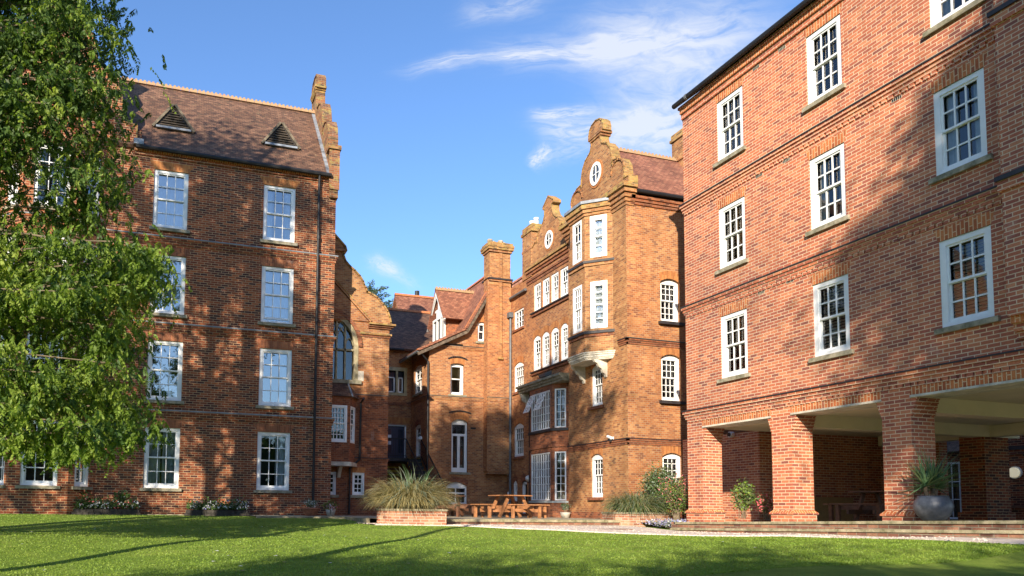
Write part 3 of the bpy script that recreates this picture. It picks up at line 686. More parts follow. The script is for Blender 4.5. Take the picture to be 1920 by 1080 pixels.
m.fbox(FR, -17.27, -16.64, 3.5, 3.63, -.5, .001, 'orange_red_brick'); m.fbox(FR, -14.22, -13.62, 3.5, 3.63, -.5, .001, 'orange_red_brick'); m.fbox(FR, -11.31, -10.69, 3.5, 3.63, -.5, .001, 'orange_red_brick'); m.fbox(FR, -7.6, -2, ZL, 3.63, -.5, .001, 'orange_red_brick')
m.build('lintel', Rb)
m = MB(); m.box(XR+.13, 21.5, 2, Y0-.02, 3.52, 3.6, 'cream_ceiling')
for y in (13.92, 11.0, 7.2): m.box(XR+.62, 21.4, y-.17, y+.17, 3.22, 3.52, 'cream_ceiling')
m.box(20.3, 20.62, 5, Y0-.3, 3.22, 3.515, 'cream_ceiling'); m.build('ceiling', Rb)
for (lx, ly) in ((17.3, 12.3), (17.2, 9.2), (16.0, 15.4)):
    m = MB(); m.tube([(lx, ly, 3.52), (lx, ly, 3.47)], .17, 'plastic_white', 16); m.tube([(lx, ly, 3.47), (lx, ly, 3.42)], .13, 'pale_stone', 16); m.build('ceiling_light', Rb)
# inner walls of the open ground floor
m = MB(); m.box(16.1, 16.35, Y0, 20.6, .6, 3.55, 'orange_red_brick'); m.box(16.11, 20.7, Y0-.03, Y0+.2, .6, 3.53, 'orange_red_brick'); m.box(20.7, 21, 15.4, Y0+.2, .6, 3.53, 'orange_red_brick')
m.box(16.02, 16.12, Y0-.06, 20.5, .8, 1.14, 'orange_red_brick')
m.build('inner_wall', Rb)
m = MB(); m.box(17.1, 19.5, Y0-.08, Y0-.035, .85, 1.66, 'tan_panel'); m.build('panel', Rb)
pf = Fr((20.1, 0), (0, -1)); a0 = pf.uv(1801, 900)[0]; a1 = pf.uv(1848, 900)[0]
m = MB(); m.box(20.1, 21.0, -a1, -a0, .7, 3.5, 'red_brick'); m.box(20.03, 21.07, -a1-.06, -a0+.06, .7, 1.25, 'red_brick'); m.build('column', Rb)
m = MB(); lp = FR.uv(1371, 815, -2.35); m.tube([(16.05, -lp[0], lp[1]), (15.93, -lp[0], lp[1])], .09, 'plastic_white', 14); m.tube([(15.93, -lp[0], lp[1]), (15.90, -lp[0], lp[1])], .062, 'black_metal', 14)
m.build('camera_dome', Rb)

# ================================================================== TOWER (corner X 14.1, Y 20.75)
XT, YT = 14.1, 20.75
TR = Fr((0, YT), (1, 0)); TL = Fr((XT, 0), (0, -1))
Tb = thing('gabled_tower', 'tall orange brick tower with curved gable, oval window and oriel on a white base', 'building', (16, 22.5, .9))
m = MB(); tw = []
for z0, z1 in ((7.52, 9.02), (4.85, 6.43), (1.45, 3.12)): tw.append((15.41, 16.18, z0, z1))
wall_sheet(m, TR, XT, 19.5, -.2, 11.75, tw, 'old_brick', deep=.6)
tl = [(-22.97, -22.24, 4.83, 6.33), (-23.02, -22.26, 1.64, 3.16)]
wall_sheet(m, TL, -24.5, -YT, -.2, 11.75, tl, 'old_brick_buff', deep=.6)
m.poly([(XT, 24.5, -.2), (XT+6, 24.5, -.2), (XT+6, 24.5, 11.75), (XT, 24.5, 11.75)], 'old_brick'); m.poly([(19.5, 24.5, -.2), (19.5, YT, -.2), (19.5, YT, 11.75), (19.5, 24.5, 11.75)], 'old_brick')
m.build('wall', Tb)
for (u0, u1, z0, z1) in tw:
    w = window(Tb, TR, u0, u1, z0, z1-.0, 3, 6 if z1 < 8 else 6, fw=.10, inset=.10, glass='glass', bar=.022, sill=True, silld=.13, sillmat='dark_slate', fill='curtain_right')
    seg_arch(Tb, TR, u0, u1, z1, .12, .26, 'gauged_orange', side=.04)
    h = MB(); arch_head(h, TR, u0+.01, u1-.01, z1-.02, .10, .07, .096); h.build('arched_head', w)
for (u0, u1, z0, z1) in tl:
    w = window(Tb, TL, u0, u1, z0, z1, 3, 6, fw=.10, inset=.06, silld=.10, sillmat='deep_red_brick', glass='glass', bar=.022)
    seg_arch(Tb, TL, u0, u1, z1, .14, .26, 'gauged_orange', side=.03)
    h = MB(); arch_head(h, TL, u0+.01, u1-.01, z1-.02, .12, .07, .056); h.build('arched_head', w)
for zt in (6.87, 3.56):
    m = MB(); string_course(m, TR, XT, 19.5, zt, 'deep_red_brick', 'dark_slate', e0=1, scale=.85); string_course(m, TL, -24.5 if zt < 5 else -21.2, -YT, zt-.001, 'deep_red_brick', 'dark_slate', e1=1, scale=.85); m.build('string_course', Tb)
m = MB()
for k, (z, w) in enumerate(((11.35, .03), (11.47, .07), (11.6, .12), (11.75, .18), (11.9, .25))):
    m.fbox(TL, -24.6-w, -YT+w, z, z+(.12 if k < 3 else .15), -.3, w, 'old_brick_buff' if k != 4 else 'old_brick_lichen')
m.build('cornice', Tb)
m = MB()
for k, (z, w) in enumerate(((11.40, .04), (11.5, .08), (11.6, .12))): m.fbox(TR, XT+.15, 19.5, z, z+.1, -.1, w, 'deep_red_brick')
m.tube([(XT+.3, YT-.2, 11.80), (19.5, YT-.2, 11.80)], .07, 'black_metal', 8); m.build('gutter', Tb)
half = [(1.98, 12.05), (1.98, 12.28), (1.72, 12.3), (1.72, 12.5), (1.68, 12.78), (1.52, 13.04), (1.3, 13.17), (1.08, 13.2), (1.0, 13.1), (.98, 13.42), (.88, 13.75), (.7, 13.98), (.5, 14.08), (.36, 14.16), (.29, 14.35), (.27, 14.6), (.44, 14.66), (.44, 14.8), (.38, 14.98), (.25, 15.1), (0, 15.16)]
g = gable(Tb, TL, mirror(half, -22.55), 11.9, .30, 'old_brick_buff', 'old_brick_lichen', w=0, copt=.035, over=.03)
for sg in (-1, 1):
    m = MB(); c0 = arcpts(-22.55+sg*1.33, 12.72, .36, 0, 180, 8); m.ribbon(TL, c0[::-1], .05, -.02, .045, 'old_brick_buff'); m.build('scroll_moulding', g)
m = MB(); m.fbox(TL, -22.55-.42, -22.55+.42, 14.56, 14.66, -.40, .07, 'old_brick_buff'); m.fbox(TL, -22.55-.36, -22.55+.36, 14.48, 14.56, -.38, .04, 'old_brick_buff')
m.build('finial_moulding', g)
def oval_window(parent, fr, uc, zc, ru, rz, rim='gauged_orange'):
    m = MB(); n = 20
    def ring(r0, r1, w0, w1, mat):
        for k in range(n):
            a0, a1 = 2*PI*k/n, 2*PI*(k+1)/n
            q = lambda a, s, w: fr.p(uc+(ru+s)*math.cos(a), zc+(rz+s)*math.sin(a), w)
            m.hexa([q(a0, r0, w0), q(a1, r0, w0), q(a1, r1, w0), q(a0, r1, w0), q(a0, r0, w1), q(a1, r0, w1), q(a1, r1, w1), q(a0, r1, w1)], mat)
    ring(-.11, 0, .003, .045, 'white_paint'); ring(0, .09, .001, .022, rim)
    m.fbox(fr, uc-.015, uc+.015, zc-rz+.1, zc+rz-.1, .01, .035, 'white_paint'); m.fbox(fr, uc-ru+.1, uc+ru-.1, zc-.015, zc+.015, .01, .033, 'white_paint')
    w = m.build('oval_window', parent)
    p = MB(); pts = [fr.p(uc+(ru-.10)*math.cos(2*PI*k/n), zc+(rz-.10)*math.sin(2*PI*k/n), .006) for k in range(n)]; p.poly(pts, 'glass_panel'); p.build('pane', w)
plain('glass_panel', (.03, .04, .06), .05, spec=.9, var=.2)
oval_window(Tb, TL, -22.55, 13.2, .36, .42)
m = MB()
roof_slab(m, (XT+.3, YT-.25, 11.86), (20.5, YT-.25, 11.86), (20.5, 22.55, 14.22), (XT+.3, 22.55, 14.22), .1, 'red_roof_tiles')
roof_slab(m, (XT+.3, 24.6, 11.86), (20.5, 24.6, 11.86), (20.5, 22.55, 14.22), (XT+.3, 22.55, 14.22), .1, 'red_roof_tiles')
rt = m.build('roof', Tb); m = MB(); ridge(m, (XT+.36, 22.55, 14.24), (20.5, 22.55, 14.24)); m.build('ridge_tiles', rt)
f2 = Fr((0, 22.2), (1, 0)); u_, z_ = f2.uv(1269, 400)
m = MB(); u_ += .28; m.box(u_, u_+1.0, 22.05, 22.8, 12, 15.0, 'old_brick_buff'); m.box(u_-.06, u_+1.06, 21.99, 22.86, 15.0, 15.1, 'old_brick_lichen'); m.box(u_-.02, u_+1.02, 22.03, 22.82, 15.1, 15.28, 'old_brick_lichen'); m.box(u_-.04, u_+1.04, 22.01, 22.84, 14.15, 14.25, 'old_brick_buff')
ch = m.build('chimney', Tb); m = MB(); m.lathe((u_+.35, 22.4, 15.25), [(.13, 0), (.12, .5), (.15, .52), (.15, .6), (0, .6)], 'chimney_pot', 12); m.build('chimney_pot', ch)
# oriel
d = .68; A = (XT, 21.55); B = (XT-d, 21.55+d); Cc = (XT-d, 23.22+0.0); D = (XT, 23.22+d)
orf = []
m = MB()
for a, b in ((D, Cc), (Cc, B), (B, A)):
    l = math.hypot(b[0]-a[0], b[1]-a[1]); fr = Fr(a, (b[0]-a[0], b[1]-a[1])); hs = [(l/2-.31, l/2+.31, 7.42, 9.06), (l/2-.31, l/2+.31, 9.92, 11.38)]
    if fr and l < .97: hs = [(l/2-.29, l/2+.29, *h[2:]) for h in hs]
    wall_sheet(m, fr, 0, l, 6.55, 11.42, hs, 'old_brick_buff', deep=.28); orf.append((fr, l, hs))
m.poly([(*A, 6.56), (*B, 6.56), (*Cc, 6.56), (*D, 6.56)], 'pale_stone'); oro = m.build('oriel', Tb)
for fr, l, hs in orf:
    for i, h in enumerate(hs):
        window(Tb, fr, h[0], h[1], h[2], h[3], 1 if fr is orf[2][0] else 2 if i else 3, 6 if i == 0 else 4, fw=.12 if fr is orf[2][0] else .09, inset=.0, glass='glass_bright' if fr is orf[2][0] else 'glass', sill=False, bar=.03, fill='curtain' if fr is orf[2][0] else None)
def ring_poly(off, z0, z1, mat):
    o = [(XT+.02, A[1]-off*1.414), (A[0]-off*.41-.0, A[1]-off), (B[0]-off, B[1]-off*.41), (Cc[0]-off, Cc[1]+off*.41), (XT+.02, D[1]+off*1.0)]
    o = [(XT+.02, A[1]-off*1.2), (B[0]-off, B[1]-off*.41), (Cc[0]-off, Cc[1]+off*.41), (XT+.02, D[1]+off*1.2)]
    n = 4; i = len(m.v); k = m.mi(mat)
    m.v += [(x, y, z0) for x, y in o]+[(x, y, z1) for x, y in o]
    m.f += [tuple(i+j for j in range(n))[::-1], tuple(i+n+j for j in range(n))]+[(i+j, i+(j+1) % n, i+n+(j+1) % n, i+n+j) for j in range(n)]; m.m += [k]*(n+2)
for grp in (((.05, 9.62, 9.72, 'old_brick_buff'), (.09, 9.72, 9.80, 'dark_slate')), ((.04, 7.14, 7.24, 'deep_red_brick'), (.09, 7.24, 7.33, 'dark_slate')), ((.04, 11.42, 11.52, 'old_brick_buff'), (.09, 11.52, 11.64, 'old_brick_buff'), (.15, 11.64, 11.8, 'old_brick_lichen'), (.2, 11.8, 11.9, 'lead'))):
    m = MB()
    for off, z0, z1, mt in grp: ring_poly(off, z0, z1, mt)
    m.build('oriel_moulding', oro)
m = MB()
for off, z0, z1 in ((.0, 6.34, 6.38), (.03, 6.38, 6.42), (.06, 6.42, 6.50), (.09, 6.50, 6.56), (.12, 6.56, 6.60)): ring_poly(off, z0, z1, 'pale_stone')
m.build('oriel_base', oro)
for y in (21.98, 22.95+.45):
    f = Fr((XT, y), (-1, 0)); m = MB()
    prof = [(0, 6.35), (0, 5.75), (.05, 5.75), (.08, 5.84), (.17, 5.90), (.21, 6.02), (.33, 6.08), (.38, 6.2), (.48, 6.25), (.54, 6.35)]
    m.prism(f, [(u, z) for u, z in prof][::1], -.055, .055, 'pale_stone'); m.build('bracket', oro)
m = MB(); m.fbox(TL, -24.5, -YT+.05, .6, 1.13, -.1, .10, 'deep_red_brick'); m.fbox(TR, XT-.09, 19, .6, 1.13, -.1, .10, 'deep_red_brick'); m.build('plinth', Tb)

# ================================================================== RECESSED WING (X = 14.3)
XW = 14.3; RW = Fr((XW, 0), (0, -1)); YB = 29.97
Wb = thing('recessed_wing', 'recessed brick wing left of the tower with two rows of four narrow white windows', 'building', (17, 27, .9))
m = MB(); hs = []; up = [(-27.74, -27.12), (-26.98, -26.39), (-26.26, -25.65), (-25.52, -24.90)]; lo = [(-27.79, -27.13), (-27.03, -26.40), (-26.27, -25.64), (-25.49, -24.92)]
hs += [(a, b, 9.48, 10.63) for a, b in up]+[(a, b, 6.97, 8.42) for a, b in lo]
lw = [(-29.63, -28.69, 9.12, 9.97), (-29.63, -28.69, 6.33, 7.62), (-29.63, -28.69, 3.47, 4.92), (-29.72, -29.30, 1.55, 2.45)]
hs += lw; door = (-28.88, -28.38, .9, 2.43)
hs.append(door)
wall_sheet(m, RW, -YB, -24.4, -.2, 11.15, hs, 'old_brick', deep=.7)
wall_sheet(m, RW, -28.3, -24.4, 11.15, 11.42, [], 'old_brick')
m.fbox(RW, -YB, -28.35, 10.75, 11.42, -.3, -.05, 'pink_brick'); m.build('wall', Wb)
for i, (a, b) in enumerate(up): window(Wb, RW, a, b, 9.48, 10.63, 2, 4, fw=.10, inset=.03, sill=False)
for i, (a, b) in enumerate(lo):
    w = window(Wb, RW, a, b, 6.97, 8.42, 2, 6, fw=.10, inset=.03, sill=False); seg_arch(Wb, RW, a, b, 8.42, .14, .25, 'gauged_orange', side=.03)
    h = MB(); arch_head(h, RW, a+.01, b-.01, 8.40, .12, .07, .026); h.build('arched_head', w)
for (a, b, z0, z1), cl in zip(lw, (3, 4, 4, 2)):
    w = window(Wb, RW, a, b, z0, z1, cl, 3 if z0 > 9 else 4, fw=.09, inset=.04, style='sash' if z0 < 9 else 'grid', sillmat='deep_red_brick', silld=.06)
    if z0 < 9:
        seg_arch(Wb, RW, a, b, z1, .15, .25, 'gauged_orange' if z0 > 2 else 'deep_red_brick', side=.03); h = MB(); arch_head(h, RW, a+.01, b-.01, z1-.02, .13, .07, .036); h.build('arched_head', w)
seg_arch(Wb, RW, door[0], door[1], door[3], .1, .28, 'deep_red_brick', side=.05)
m = MB(); m.fbox(RW, door[0]+.02, door[0]+.14, .9, 2.36, -.12, -.04, 'white_paint'); m.fbox(RW, door[0]+.14, door[1]-.02, .9, 2.36, -.5, -.45, 'dark_door'); m.fbox(RW, door[0]+.02, door[1]-.02, 2.26, 2.36, -.12, -.04, 'white_paint'); m.build('door', Wb)
m = MB(); m.fbox(RW, -28.05, -27.78, 1.82, 2.14, 0, .03, 'white_card'); m.build('notice', Wb)
for z, k in ((9.44, 1), (6.93, 1)):
    m = MB(); m.fbox(RW, -27.9, -24.4, z-.05, z, -.02, .12, 'dark_slate'); m.fbox(RW, -27.85, -24.4, z-.15, z-.05, -.02, .07, 'deep_red_brick'); m.build('sill_band', Wb)
m = MB()
for z, w in ((10.78, .03), (10.9, .06), (11.14, .05), (11.26, .10), (11.38, .16)): m.fbox(RW, -28.35, -24.4, z, z+.09, -.05, w, 'old_brick_lichen' if z > 11.3 else 'deep_red_brick' if z < 11.2 else 'old_brick')
m.build('cornice', Wb)
half = [(1.70, 11.45), (1.70, 11.75), (1.62, 12.05), (1.42, 12.3), (1.12, 12.42), (.95, 12.38), (.93, 12.62), (.8, 12.8), (.6, 12.9), (.42, 13.05), (.3, 13.28), (.28, 13.55), (.42, 13.6), (.42, 13.68), (0, 13.98)]
g = gable(Wb, RW, mirror(half, -26.45), 11.3, .3, 'old_brick_buff', 'old_brick_lichen', w=.006, copt=.04, over=.03)
oval_window(Wb, RW, -26.38, 12.15, .33, .37)
m = MB(); m.box(XW-.04, XW+.62, 27.9, 28.75, 11.1, 13.25, 'old_brick_buff'); m.box(XW-.08, XW+.70, 27.82, 28.83, 13.05, 13.17, 'old_brick_lichen'); m.box(XW-.05, XW+.67, 27.85, 28.8, 12.3, 12.4, 'old_brick'); m.box(XW-.03, XW+.65, 27.87, 28.78, 13.17, 13.4, 'old_brick_lichen')
ch = m.build('chimney', Wb)
for y in (28.1, 28.5):
    m = MB(); m.lathe((XW+.3, y, 13.4), [(.11, 0), (.10, .25), (.12, .27), (.12, .33), (0, .33)], 'plastic_white', 12); m.build('chimney_pot', ch)
m = MB(); m.poly([(XW, 24.4, 11.3), (XW+5, 24.4, 11.3), (XW+5, YB+3, 11.3), (XW, YB+3, 11.3)], 'lead'); m.box(XW+.1, XW+4, YB, YB+3, -.2, 11.2, 'old_brick')
m.build('flat_roof', Wb)
m = MB(); m.hexa([(XW+.5, 28.9, 11.3), (XW+2.5, 28.9, 11.3), (XW+2.5, 30.6, 11.3), (XW+.5, 30.6, 11.3), (XW+1.2, 28.9, 12.7), (XW+2.5, 28.9, 12.7), (XW+2.5, 30.6, 12.7), (XW+1.2, 30.6, 12.7)], 'grey_paint'); m.build('roof_hatch', Wb)
m = MB(); m.tube([(XW-.1, YB-.1, 10.62), (XW-.1, 28.32, 10.62)], .06, 'grey_metal', 8)
m.build('gutter', Wb)
# two-storey canted bay window in the recess
Cb = .42; y0b, y1b = 24.75, 27.75
bpts = [(XW, 27.78), (XW-Cb, 27.30), (XW-Cb, 25.40), (XW, 24.92)]
m = MB(); bf = []
for a, b in zip(bpts[:-1], bpts[1:]):
    l = math.hypot(b[0]-a[0], b[1]-a[1]); fr = Fr(a, (b[0]-a[0], b[1]-a[1]))
    hh = [(.09, l-.09, 1.55, 3.42), (.09, l-.09, 4.34, 5.85)]
    if l > 1: hh = [(.10, l-.18, 1.55, 3.42), (.10, l-.18, 4.34, 5.85)]
    wall_sheet(m, fr, 0, l, .8, 6.1, hh, 'deep_red_brick', deep=.38); bf.append((fr, l, hh))
bw_ = m.build('bay', Wb)
for fr, l, hh in bf:
    for h in hh: window(Wb, fr, h[0], h[1], h[2], h[3], 8 if l > 1 else 2, 5 if h[2] > 2 else 6, fw=.06, inset=.02, style='grid', sill=False, bar=.022)
m = MB()
for a, b in zip(bpts[:-1], bpts[1:]):
    l = math.hypot(b[0]-a[0], b[1]-a[1]); fr = Fr(a, (b[0]-a[0], b[1]-a[1]))
    m.fbox(fr, -.02, l+.02, 4.22, 4.32, -.05, .06, 'dark_slate'); m.fbox(fr, -.01, l+.01, 3.6, 3.72, -.05, .04, 'deep_red_brick'); m.fbox(fr, 0, l, 1.46, 1.53, -.05, .04, 'grey_paint')
m.build('bay_mouldings', bw_)
m = MB()
for w, z0, z1 in ((.47, 6.05, 6.15), (.53, 6.15, 6.25), (.60, 6.25, 6.34)): m.fbox(RW, -28.25, -24.55, z0, z1, -.02, w, 'sill_stone')
cn = m.build('bay_canopy', Wb)
m = MB(); m.prism(Fr((XW, 28.1), (-1, 0)), [(0, 6.05), (0, 5.4), (.12, 5.42), (.2, 5.65), (.36, 5.75), (.46, 6.05)], -.07, .07, 'pale_stone'); m.build('bracket', cn)
# two casements swung open
for (ua, px) in ((.16, 0), (1.05, 1)):
    fr = bf[1][0]; m = MB(); u0, u1 = ua, ua+.46; zt, zb = 5.80, 4.98; w0, w1 = .03, .36
    Pt = lambda u, t, e=0: fr.p(u, zt+(zb-zt)*t+.10*t, w0+(w1-w0)*t+e)
    for uu in (u0, u0+.14, u0+.3, u1-.03): m.hexa([Pt(uu, 0), Pt(uu+.03, 0), Pt(uu+.03, 1), Pt(uu, 1), Pt(uu, 0, .03), Pt(uu+.03, 0, .03), Pt(uu+.03, 1, .03), Pt(uu, 1, .03)], 'white_paint')
    for t in (0, .31, .62, .95): m.hexa([Pt(u0, t), Pt(u1, t), Pt(u1, t+.04), Pt(u0, t+.04), Pt(u0, t, .035), Pt(u1, t, .035), Pt(u1, t+.04, .035), Pt(u0, t+.04, .035)], 'white_paint')
    m.build('open_casement', bw_)
m = MB(); m.tube([(XW-.09, 27.93, 6.0), (XW-.09, 27.93, .9)], .05, 'black_metal', 8); m.build('downpipe', Wb)
m = MB(); m.fbox(RW, -YB, -24.4, .6, 1.02, -.1, .07, 'deep_red_brick'); m.build('plinth', Wb)
m = MB(); m.hexa([RW.p(-26.7, 6.5, 0), RW.p(-26.2, 6.5, 0), RW.p(-26.2, 6.5, .3), RW.p(-26.7, 6.5, .3), RW.p(-26.7, 6.75, 0), RW.p(-26.2, 6.75, 0), RW.p(-26.2, 6.6, .34), RW.p(-26.7, 6.6, .34)], 'grey_metal'); m.build('floodlight', Wb)
# ================================================================== GABLED HOUSE with the tall chimney
YF, XB = 30.4, 10.58
BF = Fr((0, YF), (1, 0)); BLf = Fr((XB, 0), (0, -1)); BR = Fr((0, 29.97), (1, 0))
Hb = thing('gabled_house', 'orange brick house with steep tiled roof, white gabled dormer and tall chimney stack', 'building', (12.5, 33, .9))
def px_win(fr, x0, y0, x1, y1):
    a = fr.uv(x0, y0); b = fr.uv(x1, y1); return (a[0], b[0], b[1], a[1])
m = MB()
wA = px_win(BF, 896, 603, 912, 641); wB = px_win(BF, 845, 680, 870, 741); wC = px_win(BF, 847, 785, 877, 886); wD = px_win(BF, 836, 903, 876, 945)
wall_sheet(m, BF, XB, 14.35, -.2, 8.5, [(*wB, 'warm_room'), wC, wD], 'old_brick', deep=.7)
# gable part, cut around the small window
ap = (13.9, 12.0)
def verge(x): return 8.35+(x-XB)*.5 if x < 12.16 else 9.14+(x-12.16)*(12.1-9.14)/1.74
xs = [XB, 11.2, 11.8, 12.16, wA[0], wA[1], 13.4, 13.9]
for a, b in zip(xs[:-1], xs[1:]):
    if abs(a-wA[0]) < 1e-6:
        m.poly([BF.p(a, 8.5), BF.p(b, 8.5), BF.p(b, wA[2]), BF.p(a, wA[2])], 'old_brick'); m.poly([BF.p(a, wA[3]), BF.p(b, wA[3]), BF.p(b, verge(b)), BF.p(a, verge(a))], 'old_brick')
        wall_sheet(m, BF, a, b, wA[2], wA[3], [wA], 'old_brick', deep=.5)
    else: m.poly([BF.p(a, 8.34), BF.p(b, 8.34), BF.p(b, verge(b)), BF.p(a, verge(a))] if a < 12 else [BF.p(a, 8.5), BF.p(b, 8.5), BF.p(b, verge(b)), BF.p(a, verge(a))], 'old_brick')
m.poly([BF.p(13.9, 8.5), BF.p(16.5, 8.5), BF.p(13.9, 12.1)], 'old_brick')
lwn = [(-32.5, -31.4, 6.42, 7.72), (-32.3, -31.5, 3.5, 5.0)]
wall_sheet(m, BLf, -37, -YF, -.2, 8.4, lwn, 'old_brick', deep=.6)
m.build('wall', Hb)
def old_win(fr, h, cols, rows, style='sash', rise=.1, arc='gauged_orange', par=None, fill=None, inset=.1, glass='glass', ah=.22, fw=.08, sm='sill_stone'):
    w = window(par, fr, h[0], h[1], h[2], h[3], cols, rows, fw=fw, inset=inset, style=style, fill=fill, glass=glass, silld=.06, sillmat=sm)
    if rise:
        seg_arch(par, fr, h[0], h[1], h[3], rise, ah, arc, side=.05); hm = MB(); arch_head(hm, fr, h[0]+.01, h[1]-.01, h[3]-.015, rise, fw*.8, inset-.004); hm.build('arched_head', w)
    return w
old_win(BF, wA, 1, 2, rise=.05, par=Hb, fill='curtain_right', inset=.08)
old_win(BF, wB, 1, 2, rise=.07, par=Hb, fill='shade_board', inset=.14)
old_win(BF, wC, 2, 2, style='french', rise=.16, par=Hb, inset=.14, ah=.3)
old_win(BF, wD, 2, 2, style='plain2', rise=.2, par=Hb, inset=.1, arc='deep_red_brick')
old_win(BLf, lwn[0], 2, 4, rise=.1, par=Hb, inset=.06, glass='glass_bright'); old_win(BLf, lwn[1], 1, 4, rise=.1, par=Hb, inset=.06, arc='deep_red_brick', glass='glass_bright')
for h, e in ((wB, .26), (wC, .34)):
    n = 8; c = (h[0]+h[1])/2; hf = (h[1]-h[0])/2+.1; pts = [(c-hf+2*hf*k/n, h[3]+e-.09*(1-2*k/n)**2) for k in range(n+1)]; m = MB(); m.ribbon(BF, pts, .05, 0, .05, 'dark_slate'); m.build('hood_mould', Hb)
for zt in (8.42, 6.14):
    m = MB(); string_course(m, BF, XB, 13.15, zt, 'old_brick', 'dark_slate', e0=1, scale=.7); string_course(m, BLf, -37, -YF, zt, 'old_brick', 'dark_slate', e1=1, scale=.7)
    if zt < 8: string_course(m, BR, 13.16, XW, zt, 'old_brick', 'dark_slate', scale=.7)
    m.build('string_course', Hb)
m = MB(); m.fbox(BR, 13.16, XW-.002, 2.85, 11.6, -.43, 0, 'old_brick'); m.fbox(BR, 13.22, XW-.002, 2.74, 2.85, -.43, -.04, 'old_brick')
# stack above the roof with its pilaster ribs
m.fbox(BR, 13.24, 14.26, 11.2, 12.9, -.62, .02, 'old_brick_buff')
m.fbox(BR, 13.70, 13.84, 7.95, 12.9, 0, .07, 'old_brick_buff'); m.fbox(BR, 13.66, 13.88, 7.85, 7.95, 0, .10, 'old_brick_lichen')
chb = m.build('chimney', Hb)
for z, w, mt in ((11.45, .08, 'dark_slate'), (11.38, .04, 'old_brick'), (12.72, .05, 'old_brick'), (12.82, .11, 'old_brick_lichen'), (12.93, .13, 'old_brick_lichen'), (13.04, .08, 'old_brick_lichen')):
    m = MB(); m.fbox(BR, 13.24-w, 14.26+w, z, z+(.07 if z < 12 else .11), -.62-w, .05+w, mt); m.build('chimney_band', chb)
for k, x in enumerate((13.36, 13.6, 13.88, 14.1)):
    m = MB(); m.lathe((x, 30.2+(k % 2)*.2, 13.12), [(.12, 0), (.11, .16), (.13, .17), (.12, .24), (.08, .24)], 'chimney_pot', 12); m.build('chimney_pot', chb)
# roof: steep slope with a flared foot, facing left, and the hidden right slope
m = MB(); yv = YF-.32
roof_slab(m, (9.95, yv, 8.09), (12.16, yv, 9.20), (12.16, 37, 9.20), (9.95, 37, 8.09), .1, 'red_roof_tiles')
roof_slab(m, (12.16, yv, 9.20), (13.9, yv, 12.2), (13.9, 37, 12.2), (12.16, 37, 9.20), .1, 'red_roof_tiles')
roof_slab(m, (13.9, yv, 12.2), (16.6, yv, 8.6), (16.6, 37, 8.6), (13.9, 37, 12.2), .1, 'red_roof_tiles')
rh = m.build('roof', Hb)
m = MB(); ridge(m, (13.9, yv+.9, 12.24), (13.9, 37, 12.24), 'orange_ridge', crest=False); m.build('ridge_tiles', rh)
m = MB(); f = Fr((0, yv+.06), (1, 0)); pts = [(9.95, 7.93), (12.2, 9.06), (13.3, 10.93)]; m.ribbon(f, pts, -.13, -.05, .03, 'bark'); m.ribbon(f, [(9.95, 8.03), (12.16, 9.14), (13.3, 11.1)], .05, -.05, .05, 'orange_ridge'); m.build('verge_board', rh)
m = MB(); m.tube([(10.0, yv+.1, 8.0), (9.98, 37, 8.0)], .06, 'grey_metal', 8); m.build('gutter', Hb)
m = MB(); m.tube([(10.1, yv+.15, 7.95), (10.5, YF-.08, 7.6), (10.52, YF-.08, .9)], .045, 'black_metal', 8); m.build('downpipe', Hb)
m = MB(); m.tube([(14.22, 29.85, .9), (14.22, 29.85, 9.9)], .055, 'grey_metal', 8); m.box(14.1, 14.34, 29.72, 29.96, 9.75, 9.98, 'grey_metal'); m.build('downpipe', Hb)
m = MB(); m.fbox(BF, 12.55, 12.8, 4.72, 4.8, 0, .01, 'black_metal'); m.build('air_brick', Hb)
# dormer
xd = 11.8; FD = Fr((xd, 0), (0, -1)); c = -32.5
m = MB(); m.prism(FD, [(c-.8, 9.0), (c+.8, 9.0), (c+.8, 10.1), (c, 11.25), (c-.8, 10.1)], -1.4, -.02, 'red_roof_tiles', side='deep_red_brick')
dm = m.build('dormer', Hb)
m = MB()
for sg in (-1, 1):
    a = (c, 11.5); b = (c+sg*1.15, 9.85); d_ = Vector((b[0]-a[0], b[1]-a[1])).normalized(); nn = Vector((-d_.y, d_.x))*.14*(-sg if sg > 0 else 1)
    q = [a, b, (b[0]+(-nn.x if sg < 0 else nn.x), b[1]-abs(nn.y)), (a[0], a[1]-.25)]
    m.prism(FD, q, .12, .2, 'bargeboard_white')
for u in (-.78, -.27, .27, .72): m.fbox(FD, c+u, c+u+.09, 9.05, 10.15 if abs(u) > .5 else 10.6, -.01, .06, 'bargeboard_white')
m.fbox(FD, c-.78, c+.81, 9.02, 9.12, -.01, .065, 'bargeboard_white'); m.fbox(FD, c-.78, c+.81, 10.08, 10.2, -.01, .065, 'bargeboard_white'); m.fbox(FD, c-.06, c+.06, 10.2, 11.2, -.01, .062, 'bargeboard_white')
m.hexa([FD.p(c-.5, 10.5, -.01), FD.p(c+.5, 10.5, -.01), FD.p(c+.5, 10.5, .05), FD.p(c-.5, 10.5, .05), FD.p(c-.45, 10.6, -.01), FD.p(c+.45, 10.6, -.01), FD.p(c+.45, 10.6, .05), FD.p(c-.45, 10.6, .05)], 'bargeboard_white')
m.build('dormer_frame', dm)
m = MB(); m.prism(FD, [(c-.7, 9.12), (c+.72, 9.12), (c+.72, 10.1), (c, 11.1), (c-.7, 10.1)], -.015, -.005, 'glass_panel'); m.build('pane', dm)
m = MB()
for sg in (-1, 1):
    y_e = 32.5-sg*1.15; roof_slab(m, (xd-.22, 32.5, 11.56), (13.75, 32.5, 11.56), (13.0, y_e, 9.9), (xd-.22, y_e, 9.9), .07, 'red_roof_tiles')
